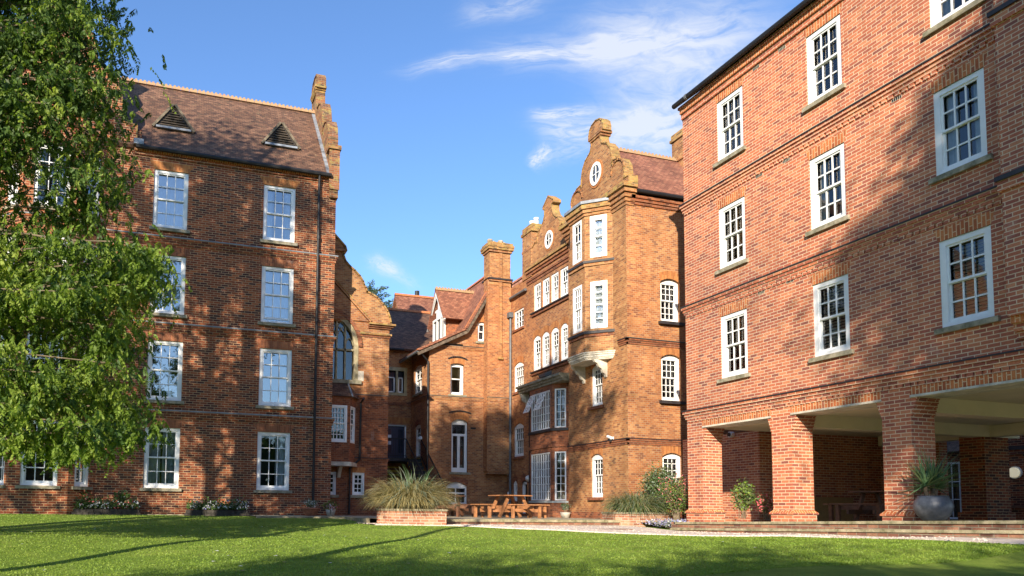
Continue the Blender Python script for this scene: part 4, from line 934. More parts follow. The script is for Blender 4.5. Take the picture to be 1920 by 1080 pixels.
m.build('dormer_roof', dm); m = MB(); ridge(m, (xd-.22, 32.5, 11.58), (13.7, 32.5, 11.58), crest=True); m.build('dormer_ridge', dm)
# linking wall with the stone window and dark blue door
LK = Fr((0, 32.9), (1, 0)); m = MB()
sw = px_win(LK, 727, 694, 757, 737); dr = (9.35, 10.34, 3.43, 5.05)
wall_sheet(m, LK, 4.0, XB, -.2, 8.7, [sw, (dr[0], dr[1], dr[2], dr[3])], 'old_brick', deep=.5); m.fbox(LK, 8, XB, 5.95, 6.1, 0, .05, 'deep_red_brick'); m.fbox(LK, 8, XB, 5.12, 5.4, 0, .006, 'gauged_orange')
lk = m.build('link_wall', Hb)
m = MB()
for a, b, z0, z1 in ((sw[0]-.1, sw[1]+.16, sw[3], sw[3]+.16), (sw[0]-.1, sw[1]+.16, sw[2]-.14, sw[2]), (sw[1], sw[1]+.14, sw[2], sw[3]), ((sw[0]+sw[1])/2+.02, (sw[0]+sw[1])/2+.10, sw[2], sw[3])): m.fbox(LK, a, b, z0, z1, -.15, .02, 'limestone')
wn = m.build('window', Hb)
for a, b in ((sw[0], (sw[0]+sw[1])/2), ((sw[0]+sw[1])/2+.12, sw[1])):
    m = MB(); z1 = sw[2]+(sw[3]-sw[2])*.72
    for q in ((a+.02, a+.07, sw[2]+.02, z1), (b-.07, b-.02, sw[2]+.02, z1), (a+.02, b-.02, z1-.05, z1), (a+.02, b-.02, sw[2]+.02, sw[2]+.07)): m.fbox(LK, *q, -.14, -.1, 'white_paint')
    m.build('casement', wn)
m = MB(); m.fbox(LK, sw[0], sw[1], sw[2], sw[3], -.17, -.16, 'glass_panel'); m.build('pane', wn)
m = MB(); m.fbox(LK, dr[0], dr[1], dr[3]-.06, dr[3], -.1, -.02, 'grey_paint'); m.fbox(LK, dr[1]-.06, dr[1], dr[2], dr[3], -.1, -.02, 'white_paint')
m.fbox(LK, dr[0], dr[1]-.06, dr[2], dr[3]-.06, -.16, -.10, 'dark_door'); dd = m.build('door', Hb)
m = MB()
for a, b in ((9.42, 9.62), (9.98, 10.2)): m.fbox(LK, a, b, 3.75, 4.85, -.10, -.09, 'glass_panel')
m.fbox(LK, 9.42, 9.64, 4.42, 4.58, -.09, -.08, 'white_card'); m.fbox(LK, 9.42, 9.64, 4.12, 4.28, -.09, -.08, 'white_card'); m.build('door_panes', dd)
m = MB(); roof_slab(m, (4, 32.65, 8.6), (12.2, 32.65, 8.6), (12.9, 36.6, 11.5), (4, 36.6, 11.5), .1, 'roof_tiles'); m.build('roof', Hb)
m = MB(); ridge(m, (4, 36.6, 11.55), (13, 36.6, 11.55), 'orange_ridge', crest=False); m.build('ridge_tiles', rh)
m = MB(); m.tube([(6, 32.6, 8.55), (10.1, 32.6, 8.55)], .06, 'black_metal', 8); m.build('gutter', Hb)

# rear house, only its gable and roof show above the link
Rh = thing('rear_house', 'small red tiled roof with an orange gable end rising behind the link roof', 'building', (15, 41, 0))
m = MB(); m.box(12.05, 20, 38.5, 42, 0, 10.6, 'old_brick'); m.prism(Fr((12.0, 40.2), (0, -1)), [(-1.9, 10.5), (1.9, 10.5), (0, 13.35)], -.3, 0, 'old_brick_buff'); m.build('wall', Rh)
m = MB(); roof_slab(m, (11.85, 38.2, 10.5), (20, 38.2, 10.5), (20, 40.2, 13.45), (11.85, 40.2, 13.45), .1, 'red_roof_tiles'); roof_slab(m, (11.85, 42.2, 10.5), (20, 42.2, 10.5), (20, 40.2, 13.45), (11.85, 40.2, 13.45), .1, 'red_roof_tiles'); r2 = m.build('roof', Rh)
m = MB(); ridge(m, (11.85, 40.2, 13.47), (20, 40.2, 13.47), 'orange_ridge', crest=False); m.build('ridge_tiles', r2)
m = MB(); m.tube([(13.3, 40.5, 13.2), (13.3, 40.5, 13.85)], .14, 'black_metal', 10); m.build('flue', Rh)
m = MB()
for k in range(5): m.tube([(12.35+k*.13, 41, 13.2), (12.35+k*.13, 41, 13.62+.06*(k % 2))], .05, 'chimney_pot', 8)
m.build('chimney_pots', Rh)

# ================================================================== CHAPEL
YC = 26.3; CH = Fr((0, YC), (1, 0)); cx_ = 5.1
Cb_ = thing('brick_chapel', 'orange brick chapel with curved gable and traceried stone window, beside the left block', 'building', (5.6, 29, .9))
m = MB()
gw = [(6.24, 6.69, 1.64, 2.46), (5.22, 5.64, 1.64, 2.46)]
wall_sheet(m, CH, 2.6, 7.56, -.2, 5.3, gw, 'deep_red_brick', deep=.5)
wall_sheet(m, CH, 2.6, 7.56, 5.3, 5.84, [], 'old_brick')
wall_sheet(m, CH, 6.38, 7.56, 5.84, 8.0, [], 'old_brick'); wall_sheet(m, CH, 2.6, 3.82, 5.84, 8.0, [], 'old_brick')
n = 14; r = 1.28
for k in range(n):
    a0, a1 = PI-PI*k/n, PI-PI*(k+1)/n
    x0, x1 = cx_+r*math.cos(a0), cx_+r*math.cos(a1); m.poly([CH.p(x0, 7.10+r*math.sin(a0)), CH.p(x1, 7.10+r*math.sin(a1)), CH.p(x1, 8.5), CH.p(x0, 8.5)], 'old_brick')
m.poly([CH.p(3.82, 8.0), CH.p(3.82, 8.5), CH.p(2.6, 8.0)], 'old_brick'); m.poly([CH.p(6.38, 8.0), CH.p(7.56, 8.0), CH.p(6.38, 8.5)], 'old_brick')
for a, b in (((7.56, YC), (7.56, 33)), ((2.6, 33), (2.6, YC))): m.poly([(*a, -.2), (*b, -.2), (*b, 8.0), (*a, 8.0)], 'old_brick')
m.poly([(2.6, 26.9, 5), (7.5, 26.9, 5), (7.5, 26.9, 8.4), (2.6, 26.9, 8.4)], 'room')
m.build('wall', Cb_)
half = [(2.48, 8.0), (2.48, 8.1), (2.44, 8.3), (2.36, 8.5), (2.2, 8.74), (1.97, 8.98), (1.72, 9.12), (1.55, 9.17), (1.50, 9.32), (1.44, 9.42), (1.40, 9.55), (1.27, 9.75), (1.08, 9.93), (.89, 10.07), (.72, 10.25), (.62, 10.5), (.62, 10.62), (.74, 10.66), (.7, 10.8), (0, 11.5)]
m = MB(); ol = mirror(half, cx_); m.prism(CH, ([(ol[0][0], 8.0)]+ol+[(ol[-1][0], 8.0)])[::-1], -.35, -.012, 'old_brick_buff')
m.v = [v for v in m.v]; g = m.build('gable', Cb_)
c_ = MB(); c_.ribbon(CH, ol, .06, -.4, .04, 'old_brick_lichen')
c_.fbox(CH, cx_-.72, cx_+.72, 10.6, 10.68, -.4, .08, 'old_brick'); c_.build('coping', g)
m = MB(); m.prism(CH, [(cx_-1.65, 8.06), (cx_+1.65, 8.06), (cx_, 9.72)], -.01, .05, 'old_brick'); pd = m.build('pediment', Cb_)
m = MB(); m.ribbon(CH, [(cx_-1.68, 8.05), (cx_, 9.75), (cx_+1.68, 8.05)], .10, 0, .11, 'old_brick'); m.ribbon(CH, [(cx_-1.72, 8.1), (cx_, 9.86), (cx_+1.72, 8.1)], .03, 0, .14, 'old_brick_lichen')
for k, w in enumerate((.06, .12, .2)): m.fbox(CH, 6.74, 7.56+w, 7.83+k*.06, 7.89+k*.06, -.3, w, 'deep_red_brick' if k < 2 else 'old_brick_lichen')
for k, w in enumerate((.03, .08)): m.fbox(CH, 6.42, 7.56+w, 7.50+k*.08, 7.58+k*.08, -.1, w, 'old_brick_lichen' if k else 'deep_red_brick')
m.build('mouldings', Cb_)
m = MB()
for k in range(n):
    a0, a1 = PI*k/n, PI*(k+1)/n
    for r0, r1, w, mt in ((1.28, 1.42, .068, 'deep_red_brick'), (1.12, 1.28, .02, 'limestone')):
        q = lambda a, rr, ww: CH.p(cx_+rr*math.cos(a), 7.10+rr*math.sin(a), ww)
        m.hexa([q(a0, r0, -.2), q(a1, r0, -.2), q(a1, r1, -.2), q(a0, r1, -.2), q(a0, r0, w), q(a1, r0, w), q(a1, r1, w), q(a0, r1, w)], mt)
for s in (-1, 1): m.fbox(CH, *(sorted((cx_+s*1.12, cx_+s*1.28))), 5.84, 7.1, -.2, .02, 'limestone')
m.fbox(CH, cx_-1.4, cx_+1.4, 5.70, 5.84, -.2, .10, 'sill_stone'); m.fbox(CH, 6.38, 6.60, 5.84, 6.2, -.1, .012, 'pale_stone')
tw_ = m.build('tracery_window', Cb_)
m = MB()
for x in (-.80, -.48, -.16, .16, .48, .80):
    zt = 7.05+math.sqrt(max(0, 1.25-x*x)); m.fbox(CH, cx_+x-.03, cx_+x+.03, 5.84, zt if abs(x) in (.16, .48) or 1 else 7.6, -.14, -.05, 'limestone')
m.fbox(CH, cx_-1.12, cx_+1.12, 6.93, 7.0, -.14, -.05, 'limestone')
for x in (-.64, -.32, 0, .32, .64, .95, -.95):
    zb = 7.45 if abs(x) < .8 else 7.15
    for s in (-1, 1): m.tube([CH.p(cx_+x+s*.15, zb, -.09), CH.p(cx_+x+s*.10, zb+.16, -.09), CH.p(cx_+x, zb+.27, -.09)], .022, 'limestone', 5)
    if abs(x) < .8:
        for s in (-1, 1): m.tube([CH.p(cx_+x, zb+.27, -.09), CH.p(cx_+x+s*.13, zb+.42, -.09), CH.p(cx_+x, zb+.56, -.09)], .02, 'limestone', 5)
m.build('tracery', tw_)
m = MB(); pts = [CH.p(cx_+1.12*math.cos(PI*k/16), 7.1+1.12*math.sin(PI*k/16), -.16) for k in range(17)]; m.poly([CH.p(cx_-1.12, 5.84, -.16), CH.p(cx_+1.12, 5.84, -.16)]+pts, 'glass_dark'); m.build('pane', tw_)
m = MB(); roof_slab(m, (7.7, YC+.3, 7.95), (7.7, 33, 7.95), (cx_, 33, 10.4), (cx_, YC+.3, 10.4), .1, 'red_roof_tiles'); roof_slab(m, (2.5, YC+.3, 7.95), (2.5, 33, 7.95), (cx_, 33, 10.4), (cx_, YC+.3, 10.4), .1, 'red_roof_tiles'); m.build('roof', Cb_)
for zt, bm in ((5.34, 'deep_red_brick'), (3.02, 'deep_red_brick')):
    m = MB(); string_course(m, CH, 4.8, 7.56, zt, bm, 'dark_slate', e1=1, scale=.6); m.build('string_course', Cb_)
for h in gw: old_win(CH, h, 2, 4, rise=0, par=Cb_, inset=.03, fw=.06); flat_arch(Cb_, CH, h[0], h[1], h[3], .18, 'gauged_orange', .05)
# oriel on the chapel front
ob = [(4.9, YC), (5.1, YC-.55), (5.98, YC-.55), (6.32, YC)]
m = MB(); of = []
for a, b in zip(ob[:-1], ob[1:]):
    l = math.hypot(b[0]-a[0], b[1]-a[1]); fr = Fr(a, (b[0]-a[0], b[1]-a[1])); h = (.06, l-.06, 3.5, 4.82) if l < .8 else (.08, l-.10, 3.5, 4.82)
    wall_sheet(m, fr, 0, l, 2.78, 5.15, [h], 'deep_red_brick', deep=.3); of.append((fr, l, h))
oo = m.build('oriel', Cb_)
for fr, l, h in of: window(Cb_, fr, *h, 4 if l > .8 else 1, 6, fw=.07, inset=.0, style='sash', sill=False, bar=.024)
m = MB(); top = [(4.75, YC, 5.75), (6.0, YC, 5.75)]; lowp = [(4.75, YC, 5.16), (5.0, YC-.66, 5.14), (6.05, YC-.66, 5.14), (6.46, YC, 5.16)]
m.poly([lowp[0], lowp[1], top[0]], 'roof_tiles'); m.poly([lowp[1], lowp[2], top[1], top[0]], 'roof_tiles'); m.poly([lowp[2], lowp[3], top[1]], 'roof_tiles'); m.poly(lowp[::-1], 'bark')
m.tube([lowp[2], top[1]], .035, 'lead', 6); m.build('oriel_roof', oo)
m = MB(); m.hexa([(4.8, YC, 2.66), (5.04, YC-.66, 2.66), (6.02, YC-.66, 2.66), (6.4, YC, 2.66), (4.8, YC, 2.80), (5.04, YC-.66, 2.80), (6.02, YC-.66, 2.80), (6.4, YC, 2.80)], 'pale_stone')
m.prism(Fr((5.72, YC), (0, -1)), [(0, 2.66), (0, 2.25), (.1, 2.27), (.2, 2.45), (.42, 2.66)], -.06, .06, 'pale_stone'); m.build('oriel_base', oo)
m = MB(); m.tube([(6.46, YC-.62, 5.1), (6.48, YC-.12, 5.0), (6.48, YC-.08, 2.95), (6.12, YC-.08, 2.6), (6.12, YC-.08, .95)], .045, 'black_metal', 8); m.build('downpipe', Cb_)
m = MB(); m.fbox(CH, 5.3, 7.56, .6, 1.12, -.1, .06, 'deep_red_brick'); m.build('plinth', Cb_)

# external stair between chapel and house
St = thing('iron_staircase', 'black railed outdoor staircase with yellow step edges rising to the dark blue door', 'staircase', (10, 30, .9))
m = MB(); m.box(8.7, 10.56, 31.3, 32.88, 3.25, 3.40, 'black_metal'); ns = 13; hy = []
for k in range(ns):
    z = 3.40-.19*(k+1); y = 31.3-.27*k; m.box(9.85, 10.5, y-.27, y, z-.05, z, 'black_metal'); m.box(9.85, 10.5, y-.02, y-.0, z, z+.19, 'black_metal'); hy.append((y-.27, z))
m.box(8.7, 8.8, 31.3, 31.4, .9, 3.3, 'black_metal'); m.build('flight', St)
m = MB()
for y, z in hy: m.box(9.84, 10.51, y-.006, y+.045, z-.06, z+.006, 'yellow_paint')
m.box(9.85, 10.5, 31.28, 31.33, 3.36, 3.408, 'yellow_paint')
for k in range(4): m.box(8.7, 9.8, 32.2-.02, 32.24, 3.0-k*.17, 3.05-k*.17, 'yellow_paint')
m.build('step_edges', St)
for x in (9.84, 10.54):
    m = MB(); A_ = (x, 31.3, 4.25); B_ = (x, 31.3-.27*ns, 4.25-.19*ns); m.tube([A_, B_], .03, 'black_metal', 6); m.tube([(A_[0], A_[1], A_[2]-.75), (B_[0], B_[1], B_[2]-.75)], .02, 'black_metal', 6)
    for k in range(26):
        t = k/25; y = A_[1]+(B_[1]-A_[1])*t; z = A_[2]+(B_[2]-A_[2])*t; m.tube([(x, y, z-.75), (x, y, z)], .011, 'black_metal', 4)
    m.build('railing', St)
m = MB(); m.tube([(8.6, 31.3, 4.25), (9.84, 31.3, 4.25)], .03, 'black_metal', 6); m.tube([(8.6, 31.3, 3.5), (9.84, 31.3, 3.5)], .02, 'black_metal', 6)
for k in range(12): m.tube([(8.6+k*.11, 31.3, 3.4), (8.6+k*.11, 31.3, 4.25)], .011, 'black_metal', 4)
m.build('railing', St)

# ================================================================== courtyard building seen through the columns
Qb = thing('courtyard_building', 'dark red brick courtyard building seen through the arcade at the right edge', 'building', (26, 18, .8))
m = MB(); QF = Fr((30, 0), (0, -1)); w_ = (-22.3, -21.2, 1.0, 3.3)
wall_sheet(m, QF, -27, -18, -.2, 3.75, [w_], 'red_brick'); QR = Fr((26, 0), (0, -1)); wall_sheet(m, QR, -18.0, -8, -.2, 7.5, [], 'red_brick'); m.poly([(26, 18, -.2), (31, 18, -.2), (31, 18, 7.5), (26, 18, 7.5)], 'red_brick')
m.fbox(QR, -18, -8, 3.3, 3.42, 0, .08, 'dark_slate'); m.fbox(QR, -18, -8, 3.15, 3.3, 0, .05, 'red_brick'); m.build('wall', Qb)
m = MB(); roof_slab(m, (29.7, 18, 3.7), (29.7, 27, 3.7), (34, 27, 7.6), (34, 18, 7.6), .1, 'roof_tiles'); m.build('roof', Qb)
window(Qb, QF, *w_, 3, 3, fw=.09, inset=.05, style='grid', glass='glass', paint='white_paint')
m = MB(); m.tube([(25.9, 17.8, 3.2), (25.9, 17.8, .9)], .05, 'black_metal', 8); m.build('downpipe', Qb)
m = MB(); m.fbox(QR, -17.2, -9, 1.42, 1.5, 0, .4, 'brown_wood'); m.fbox(QR, -17.2, -9, .8, 1.42, 0, .3, 'red_brick'); m.build('ledge', Qb)
# ================================================================== GROUND
CTRL = [(-2, 9, .38), (4.4, 8.5, .42), (9, 6.5, .55), (11.8, 8.3, .77), (12.2, 11.4, .705), (13.1, 12, .735), (13.1, 9, .80), (13.1, 15.3, .665), (13.1, 7, .83), (11, 13.5, .66), (9.7, 14.5, .67), (8.5, 16.6, .70), (7.2, 18.4, .73), (5.5, 18.8, .75), (6, 21.5, .84), (3.7, 22.8, .87), (2.6, 24.6, .88), (-1, 24.4, .89), (-4.3, 23.8, .89), (-8, 24.5, .9), (0, 0, .2), (-8, 5, .25), (12, 2, .6), (0, -12, .1), (-15, -8, .1), (15, -10, .3), (3, 14, .58), (-3, 16, .62), (13, 16.5, .63), (12.8, 19, .72), (14, 30, .9), (-12, 30, .9), (25, 20, .9), (1, 19, .72)]
def lz(x, y):
    s = w = 0
    for a, b, z in CTRL:
        d = ((x-a)**2+(y-b)**2+1.2)**-1.6; s += d*z; w += d
    return s/w
def sheet(name, xs, ys, zf, mat, kind):
    m = MB(); nx = len(xs); m.mi(mat)
    for y in ys:
        for x in xs: m.v.append((x, y, zf(x, y)))
    for j in range(len(ys)-1):
        for i in range(nx-1):
            a = j*nx+i; m.f.append((a, a+1, a+nx+1, a+nx)); m.m.append(0)
    return m.build(name, None, True, kind=kind)
fr_ = lambda a, b, n: [a+(b-a)*k/n for k in range(n+1)]
sheet('lawn', fr_(-40, -8, 24)+fr_(-8, 16, 72)[1:]+fr_(16, 32, 14)[1:], fr_(-40, 5, 36)+fr_(5, 26.2, 64)[1:], lz, 'lawn_grass', 'structure')
m = MB(); m.poly([(-900, -900, -.25), (900, -900, -.25), (900, 1500, -.25), (-900, 1500, -.25)], 'lawn_grass'); m.build('ground', None, kind='structure')
# gravel path, laid a little above the lawn surface
edge = [(4.9, 19.55, 5.0, 18.45), (6.9, 19.55, 6.9, 18.35), (7.3, 19.55, 7.25, 18.35), (8.3, 19.55, 8.1, 17.2), (9.2, 19.55, 8.75, 16.3), (10.2, 19.55, 9.35, 15.2), (11.2, 19.55, 9.95, 14.2), (12.2, 19.55, 10.6, 13.35), (13.0, 19.4, 11.3, 12.75), (13.0, 16.8, 11.9, 12.2), (13.1, 14, 12.2, 11.3), (13.1, 12, 12.1, 10.2), (13.1, 9, 11.75, 8.2), (13.1, 4, 11.3, 4)]
m = MB()
rows_ = []
edge2 = []
for a, b in zip(edge[:-1], edge[1:]):
    for k in range(4): edge2.append(tuple(a[i]+(b[i]-a[i])*k/4 for i in range(4)))
edge = edge2+[edge[-1]]
for a in edge:
    rows_.append([(a[0]+(a[2]-a[0])*t, a[1]+(a[3]-a[1])*t) for t in (0, .2, .4, .6, .8, 1)])
for r0, r1 in zip(rows_[:-1], rows_[1:]):
    for k in range(5):
        q = [r0[k], r1[k], r1[k+1], r0[k+1]]; m.poly([(x, y, lz(x, y)+.022) for x, y in q][::-1], 'gravel')
for r0, r1 in zip(rows_[:-1], rows_[1:]):
    (x0, y0), (x1, y1) = r0[-1], r1[-1]; m.poly([(x0, y0, lz(x0, y0)+.022), (x1, y1, lz(x1, y1)+.022), (x1-.03, y1-.03, lz(x1, y1)-.05), (x0-.03, y0-.03, lz(x0, y0)-.05)], 'gravel')
# loose stones along the grass edge
R_ = random.Random(4)
for r0 in rows_:
    for _ in range(26):
        t = R_.random(); x = r0[0][0]+(r0[-1][0]-r0[0][0])*t+R_.uniform(-.2, .2); y = r0[0][1]+(r0[-1][1]-r0[0][1])*t+R_.uniform(-.15, .1); s = R_.uniform(.006, .015); z = lz(x, y)+.02
        if x > 12.9: continue
        m.hexa([(x-s, y-s, z), (x+s, y-s*.7, z), (x+s*.8, y+s, z), (x-s, y+s*.8, z), (x-s*.5, y-s*.5, z+s), (x+s*.5, y-s*.4, z+s), (x+s*.4, y+s*.5, z+s), (x-s*.5, y+s*.4, z+s)], 'gravel')
m.build('gravel_path', None, kind='structure')
# patio between the wings
m = MB(); zp = .90
for q in (((5.0, 19.5), (13.0, 19.5), (13.0, 22.2), (5.0, 22.2)), ((2.4, 22.2), (14.4, 22.2), (14.4, 30.5), (2.4, 30.5)), ((7.0, 30.5), (14.4, 30.5), (14.4, 33), (7.0, 33)), ((13.0, 19.5), (14.2, 19.5), (14.2, 22.2), (13.0, 22.2))): m.poly([(x, y, zp) for x, y in q], 'paving')
m.box(7.0, 12.98, 19.44, 19.75, zp-.07, zp+.004, 'slab_edge'); m.box(7.0, 12.95, 19.48, 19.7, .4, zp-.07, 'step_brick'); m.box(2.4, 5.05, 22.1, 22.35, .6, zp+.004, 'slab_edge'); m.box(5.0, 5.1, 19.4, 22.3, .5, zp+.003, 'slab_edge')
m.box(-6, 5.17, 24.72, 25.05, .6, .915, 'slab_edge'); m.build('patio', None, kind='structure')
# raised terrace and two long steps along the arcade
m = MB()
def tstrip(x0, x1, ya, yb, dz, th, mat):
    n = 6
    for k in range(n):
        a = ya+(yb-ya)*k/n; b = ya+(yb-ya)*(k+1)/n-.004; za, zb = ter(a)+dz, ter(b)+dz
        m.hexa([(x0, a, za-th), (x1, a, za-th), (x1, b, zb-th), (x0, b, zb-th), (x0, a, za), (x1, a, za), (x1, b, zb), (x0, b, zb)], mat)
m.poly([(13.4, 2, ter(2)-.002), (21.5, 2, ter(2)-.002), (21.5, 20, ter(20)-.002), (13.4, 20, ter(20)-.002)], 'paving'); m.poly([(21.5, 2, 1.0), (40, 2, 1.0), (40, 40, .8), (21.5, 40, .8)], 'paving')
tstrip(13.22, 13.6, 2, 17.35, 0, .055, 'slab_edge'); tstrip(13.25, 13.6, 2, 17.35, -.055, .12, 'step_brick'); tstrip(12.92, 13.3, 2, 17.1, -.16, .055, 'slab_edge'); tstrip(12.95, 13.3, 2, 17.1, -.215, .4, 'step_brick')
m.box(13.22, 16, 17.3, 17.45, .4, ter(17.3)-.003, 'step_brick')
m.build('terrace_steps', None, kind='structure')
# drain cover in the gravel
gx, gy = 10.9, 17.0
tag_m = MB(); tag_m.box(10.6, 11.6, 16.9, 17.25, lz(11, 17)-.03, lz(11, 17)+.03, 'brown_wood'); tag(tag_m.build('drain_cover'), 'rusty brown rectangular cover lying in the gravel path', 'drain cover')

# grass blades over the visible lawn
def blades():
    m = MB(); k = m.mi('grass_blade'); R = random.Random(3)
    cnt = 0
    while cnt < 95000:
        y = 7.0+17.6*(R.random()**1.7); x = R.uniform(-.32*y-1.5, 1.62*y)
        if x > 12.0-max(0, y-11)*.75 and y < 18.3 and y > 10.2: 
            if x > 12.2-(y-11)*.74: continue
        if y <= 10.3 and x > 11.7+.0*(y): continue
        if y > 18.2 and x > 4.9: continue
        if y > 22.0 and x > 2.3: continue
        if y > 24.0: continue
        z = lz(x, y)-.005; h = R.uniform(.012, .028); a = R.uniform(0, PI); w = .005+.0009*y; dx, dy = math.cos(a)*w, math.sin(a)*w; i = len(m.v)
        m.v += [(x-dx, y-dy, z), (x+dx, y+dy, z), (x+R.uniform(-.02, .02), y+R.uniform(-.02, .02), z+h)]; m.f.append((i, i+1, i+2)); m.m.append(k); cnt += 1
    m.build('grass', None, kind='stuff', label='mown green grass blades of the lawn')
blades()
m = MB(); R = random.Random(9)
for k in range(70):
    y = R.uniform(8.5, 22); x = R.uniform(-.2*y, .95*y)
    if x > 10.2 or (y > 18 and x > 4.8): continue
    z = lz(x, y)+.02; a = R.uniform(0, PI); r_ = R.uniform(.018, .04)
    m.poly([(x+r_*math.cos(a+b), y+r_*math.sin(a+b), z+.02*math.sin(b*2)) for b in (0, 1.5, 3.1, 4.6)], R.choice(['petal_white', 'petal_white', 'white_card', 'blade_straw']))
m.build('fallen_leaves', None, kind='stuff', label='pale fallen leaves and petals scattered over the lawn')

# ================================================================== PLANTERS AND PLANTS
def planter(name, label, pts, z0, z1, loc):
    t = thing(name, label, 'planter', loc); m = MB(); n = len(pts)
    c = Vector((sum(p[0] for p in pts)/n, sum(p[1] for p in pts)/n)); i = 0
    outer = pts; inner = [tuple(c+(Vector(p)-c)*.86) for p in pts]
    for a, b in zip(outer, outer[1:]+outer[:1]): m.poly([(*a, z0), (*b, z0), (*b, z1), (*a, z1)], 'planter_brick')
    m.build('brick_wall', t); k = MB(); o2 = [tuple(c+(Vector(p)-c)*1.025) for p in pts]
    for j in range(n):
        a, b = o2[j], o2[(j+1) % n]; d, e = inner[j], inner[(j+1) % n]
        k.hexa([(*a, z1), (*b, z1), (*e, z1), (*d, z1), (*a, z1+.055), (*b, z1+.055), (*e, z1+.055), (*d, z1+.055)], 'sill_stone')
    k.build('coping', t); s = MB(); s.poly([(*p, z1-.02) for p in inner], 'soil'); s.build('soil', t); return t
planter('brick_planter', 'low brick planter at the lawn edge holding the big arching grass clump', [(5.35, 19.6), (5.6, 18.75), (7.0, 18.6), (7.05, 20.1), (5.6, 20.3)], .55, 1.12, (6.2, 19.4, .7))
planter('brick_planter', 'low brick planter against the foot of the tower, holding the second grass clump', [(12.85, 19.6), (13.05, 19.15), (14.55, 19.15), (14.7, 20.4), (12.95, 20.5)], .5, 1.09, (13.8, 19.8, .6))
def tuft(m, c, n, L0, spread, mats, w=.012, seed=1, rx=.5, ry=.5, droop=1.0, up=1.0, segs=5):
    R = random.Random(seed)
    for _ in range(n):
        a = R.uniform(0, 2*PI); q = R.random()**.5; x = c[0]+rx*q*math.cos(a); y = c[1]+ry*q*math.sin(a); z = c[2]
        d = a+R.uniform(-.7, .7); el = math.radians(R.uniform(38, 88)); Ln = L0*R.uniform(.55, 1.1); vx, vy, vz = math.cos(d)*math.cos(el)*spread, math.sin(d)*math.cos(el)*spread, math.sin(el)*up
        p = Vector((x, y, z)); v = Vector((vx, vy, vz)).normalized(); st = Ln/segs; side = Vector((-math.sin(d), math.cos(d), 0)); tw = R.uniform(-.5, .5); side = (side+Vector((0, 0, tw))).normalized()
        mat = m.mi(R.choice(mats)); prev = None; ww = w*R.uniform(.7, 1.3)
        for s in range(segs+1):
            k = ww*(1-(s/segs)**2*.95); i = len(m.v); m.v += [tuple(p-side*k), tuple(p+side*k)]
            if prev is not None: m.f.append((prev, prev+1, i+1, i)); m.m.append(mat)
            prev = i; p = p+v*st; v = (v+Vector((math.cos(d)*.10, math.sin(d)*.10, -.26*droop*(1+s*.45)))).normalized()
gm = ['blade_straw', 'blade_straw', 'blade_straw', 'blade_straw', 'blade_straw', 'leaf_grey']
m = MB(); tuft(m, (6.25, 19.45, 1.12), 3600, 1.25, 1.0, gm, .010, 11, .62, .5, 1.05, 1.05); tuft(m, (6.3, 19.4, 1.12), 120, 1.35, .6, ['leaf_grey', 'leaf_yucca'], .016, 12, .4, .4, .5, 1.3)
tag(m.build('ornamental_grass', None, True), 'large arching straw and green grass clump spilling over the lawn planter', 'ornamental grass')
m = MB(); tuft(m, (13.7, 19.7, 1.1), 2200, .95, 1.0, ['blade_green', 'leaf_grey', 'blade_green', 'blade_straw', 'leaf_shrub'], .009, 13, .62, .45, 1.15, .95)
tag(m.build('ornamental_grass', None, True), 'darker green grass clump spilling over the planter below the tower', 'ornamental grass')

def leaf(m, p, d, ln, w, k, R, fold=.3):
    d = d.normalized(); s = d.cross(Vector((R.uniform(-1, 1), R.uniform(-1, 1), R.uniform(-1, 1))))
    if s.length < .05: return
    s.normalize(); i = len(m.v); q = p+d*ln*.45
    m.v += [tuple(p), tuple(q+s*w), tuple(p+d*ln), tuple(q-s*w)]; m.f.append((i, i+1, i+2, i+3)); m.m.append(k)
def bush(m, c, r, n, ls, mats, seed, stems=12, flat=1.0, stemmat='twig', shell=.35):
    R = random.Random(seed); cl = []
    for _ in range(stems):
        a = R.uniform(0, 2*PI); e = R.uniform(.25, 1.4); tip = Vector((c[0]+r[0]*math.cos(a)*math.cos(e)*R.uniform(.6, 1), c[1]+r[1]*math.sin(a)*math.cos(e)*R.uniform(.6, 1), c[2]+r[2]*(.5+.5*math.sin(e))*R.uniform(.7, 1.15)))
        b = Vector((c[0]+R.uniform(-.15, .15)*r[0], c[1]+R.uniform(-.15, .15)*r[1], c[2]-r[2]*.9)); mid = (b+tip)/2+Vector((0, 0, .12*r[2])); m.tube([b, mid, tip], .012, stemmat, 4, .004, caps=False); cl += [(tip, .30), (mid*.35+tip*.65, .36), (mid, .3)]
    for _ in range(n):
        q, s = R.choice(cl); p = q+Vector((R.gauss(0, s*r[0]*.6), R.gauss(0, s*r[1]*.6), R.gauss(0, s*r[2]*.6)*flat)); d = Vector((R.uniform(-1, 1), R.uniform(-1, 1), R.uniform(-.5, 1)))
        leaf(m, p, d, ls*R.uniform(.6, 1.3), ls*R.uniform(.2, .35), m.mi(R.choice(mats)), R)
m = MB(); bush(m, (14.75, 20.0, 1.6), (.75, .4, .8), 3800, .07, ['leaf_shrub', 'leaf_shrub', 'leaf_grey', 'blade_green'], 21, 16); tuft(m, (14.1, 20.2, 1.2), 300, .9, .5, ['leaf_shrub', 'leaf_grey'], .006, 22, .4, .2, .7, 1.4)
tag(m.build('evergreen_shrub'), 'tall feathery dark green shrub beside the lowest tower window', 'shrub')
m = MB(); bush(m, (14.25, 18.6, 1.35), (.55, .45, .62), 3400, .06, ['leaf_shrub', 'blade_green', 'grass_blade'], 23, 20); bush(m, (14.2, 18.5, 1.5), (.6, .5, .65), 520, .05, ['petal_pink', 'petal_pink', 'leaf_red'], 24, 14)
tag(m.build('flowering_shrub'), 'bright green shrub dotted with coral red flowers at the corner of the arcaded block', 'shrub')
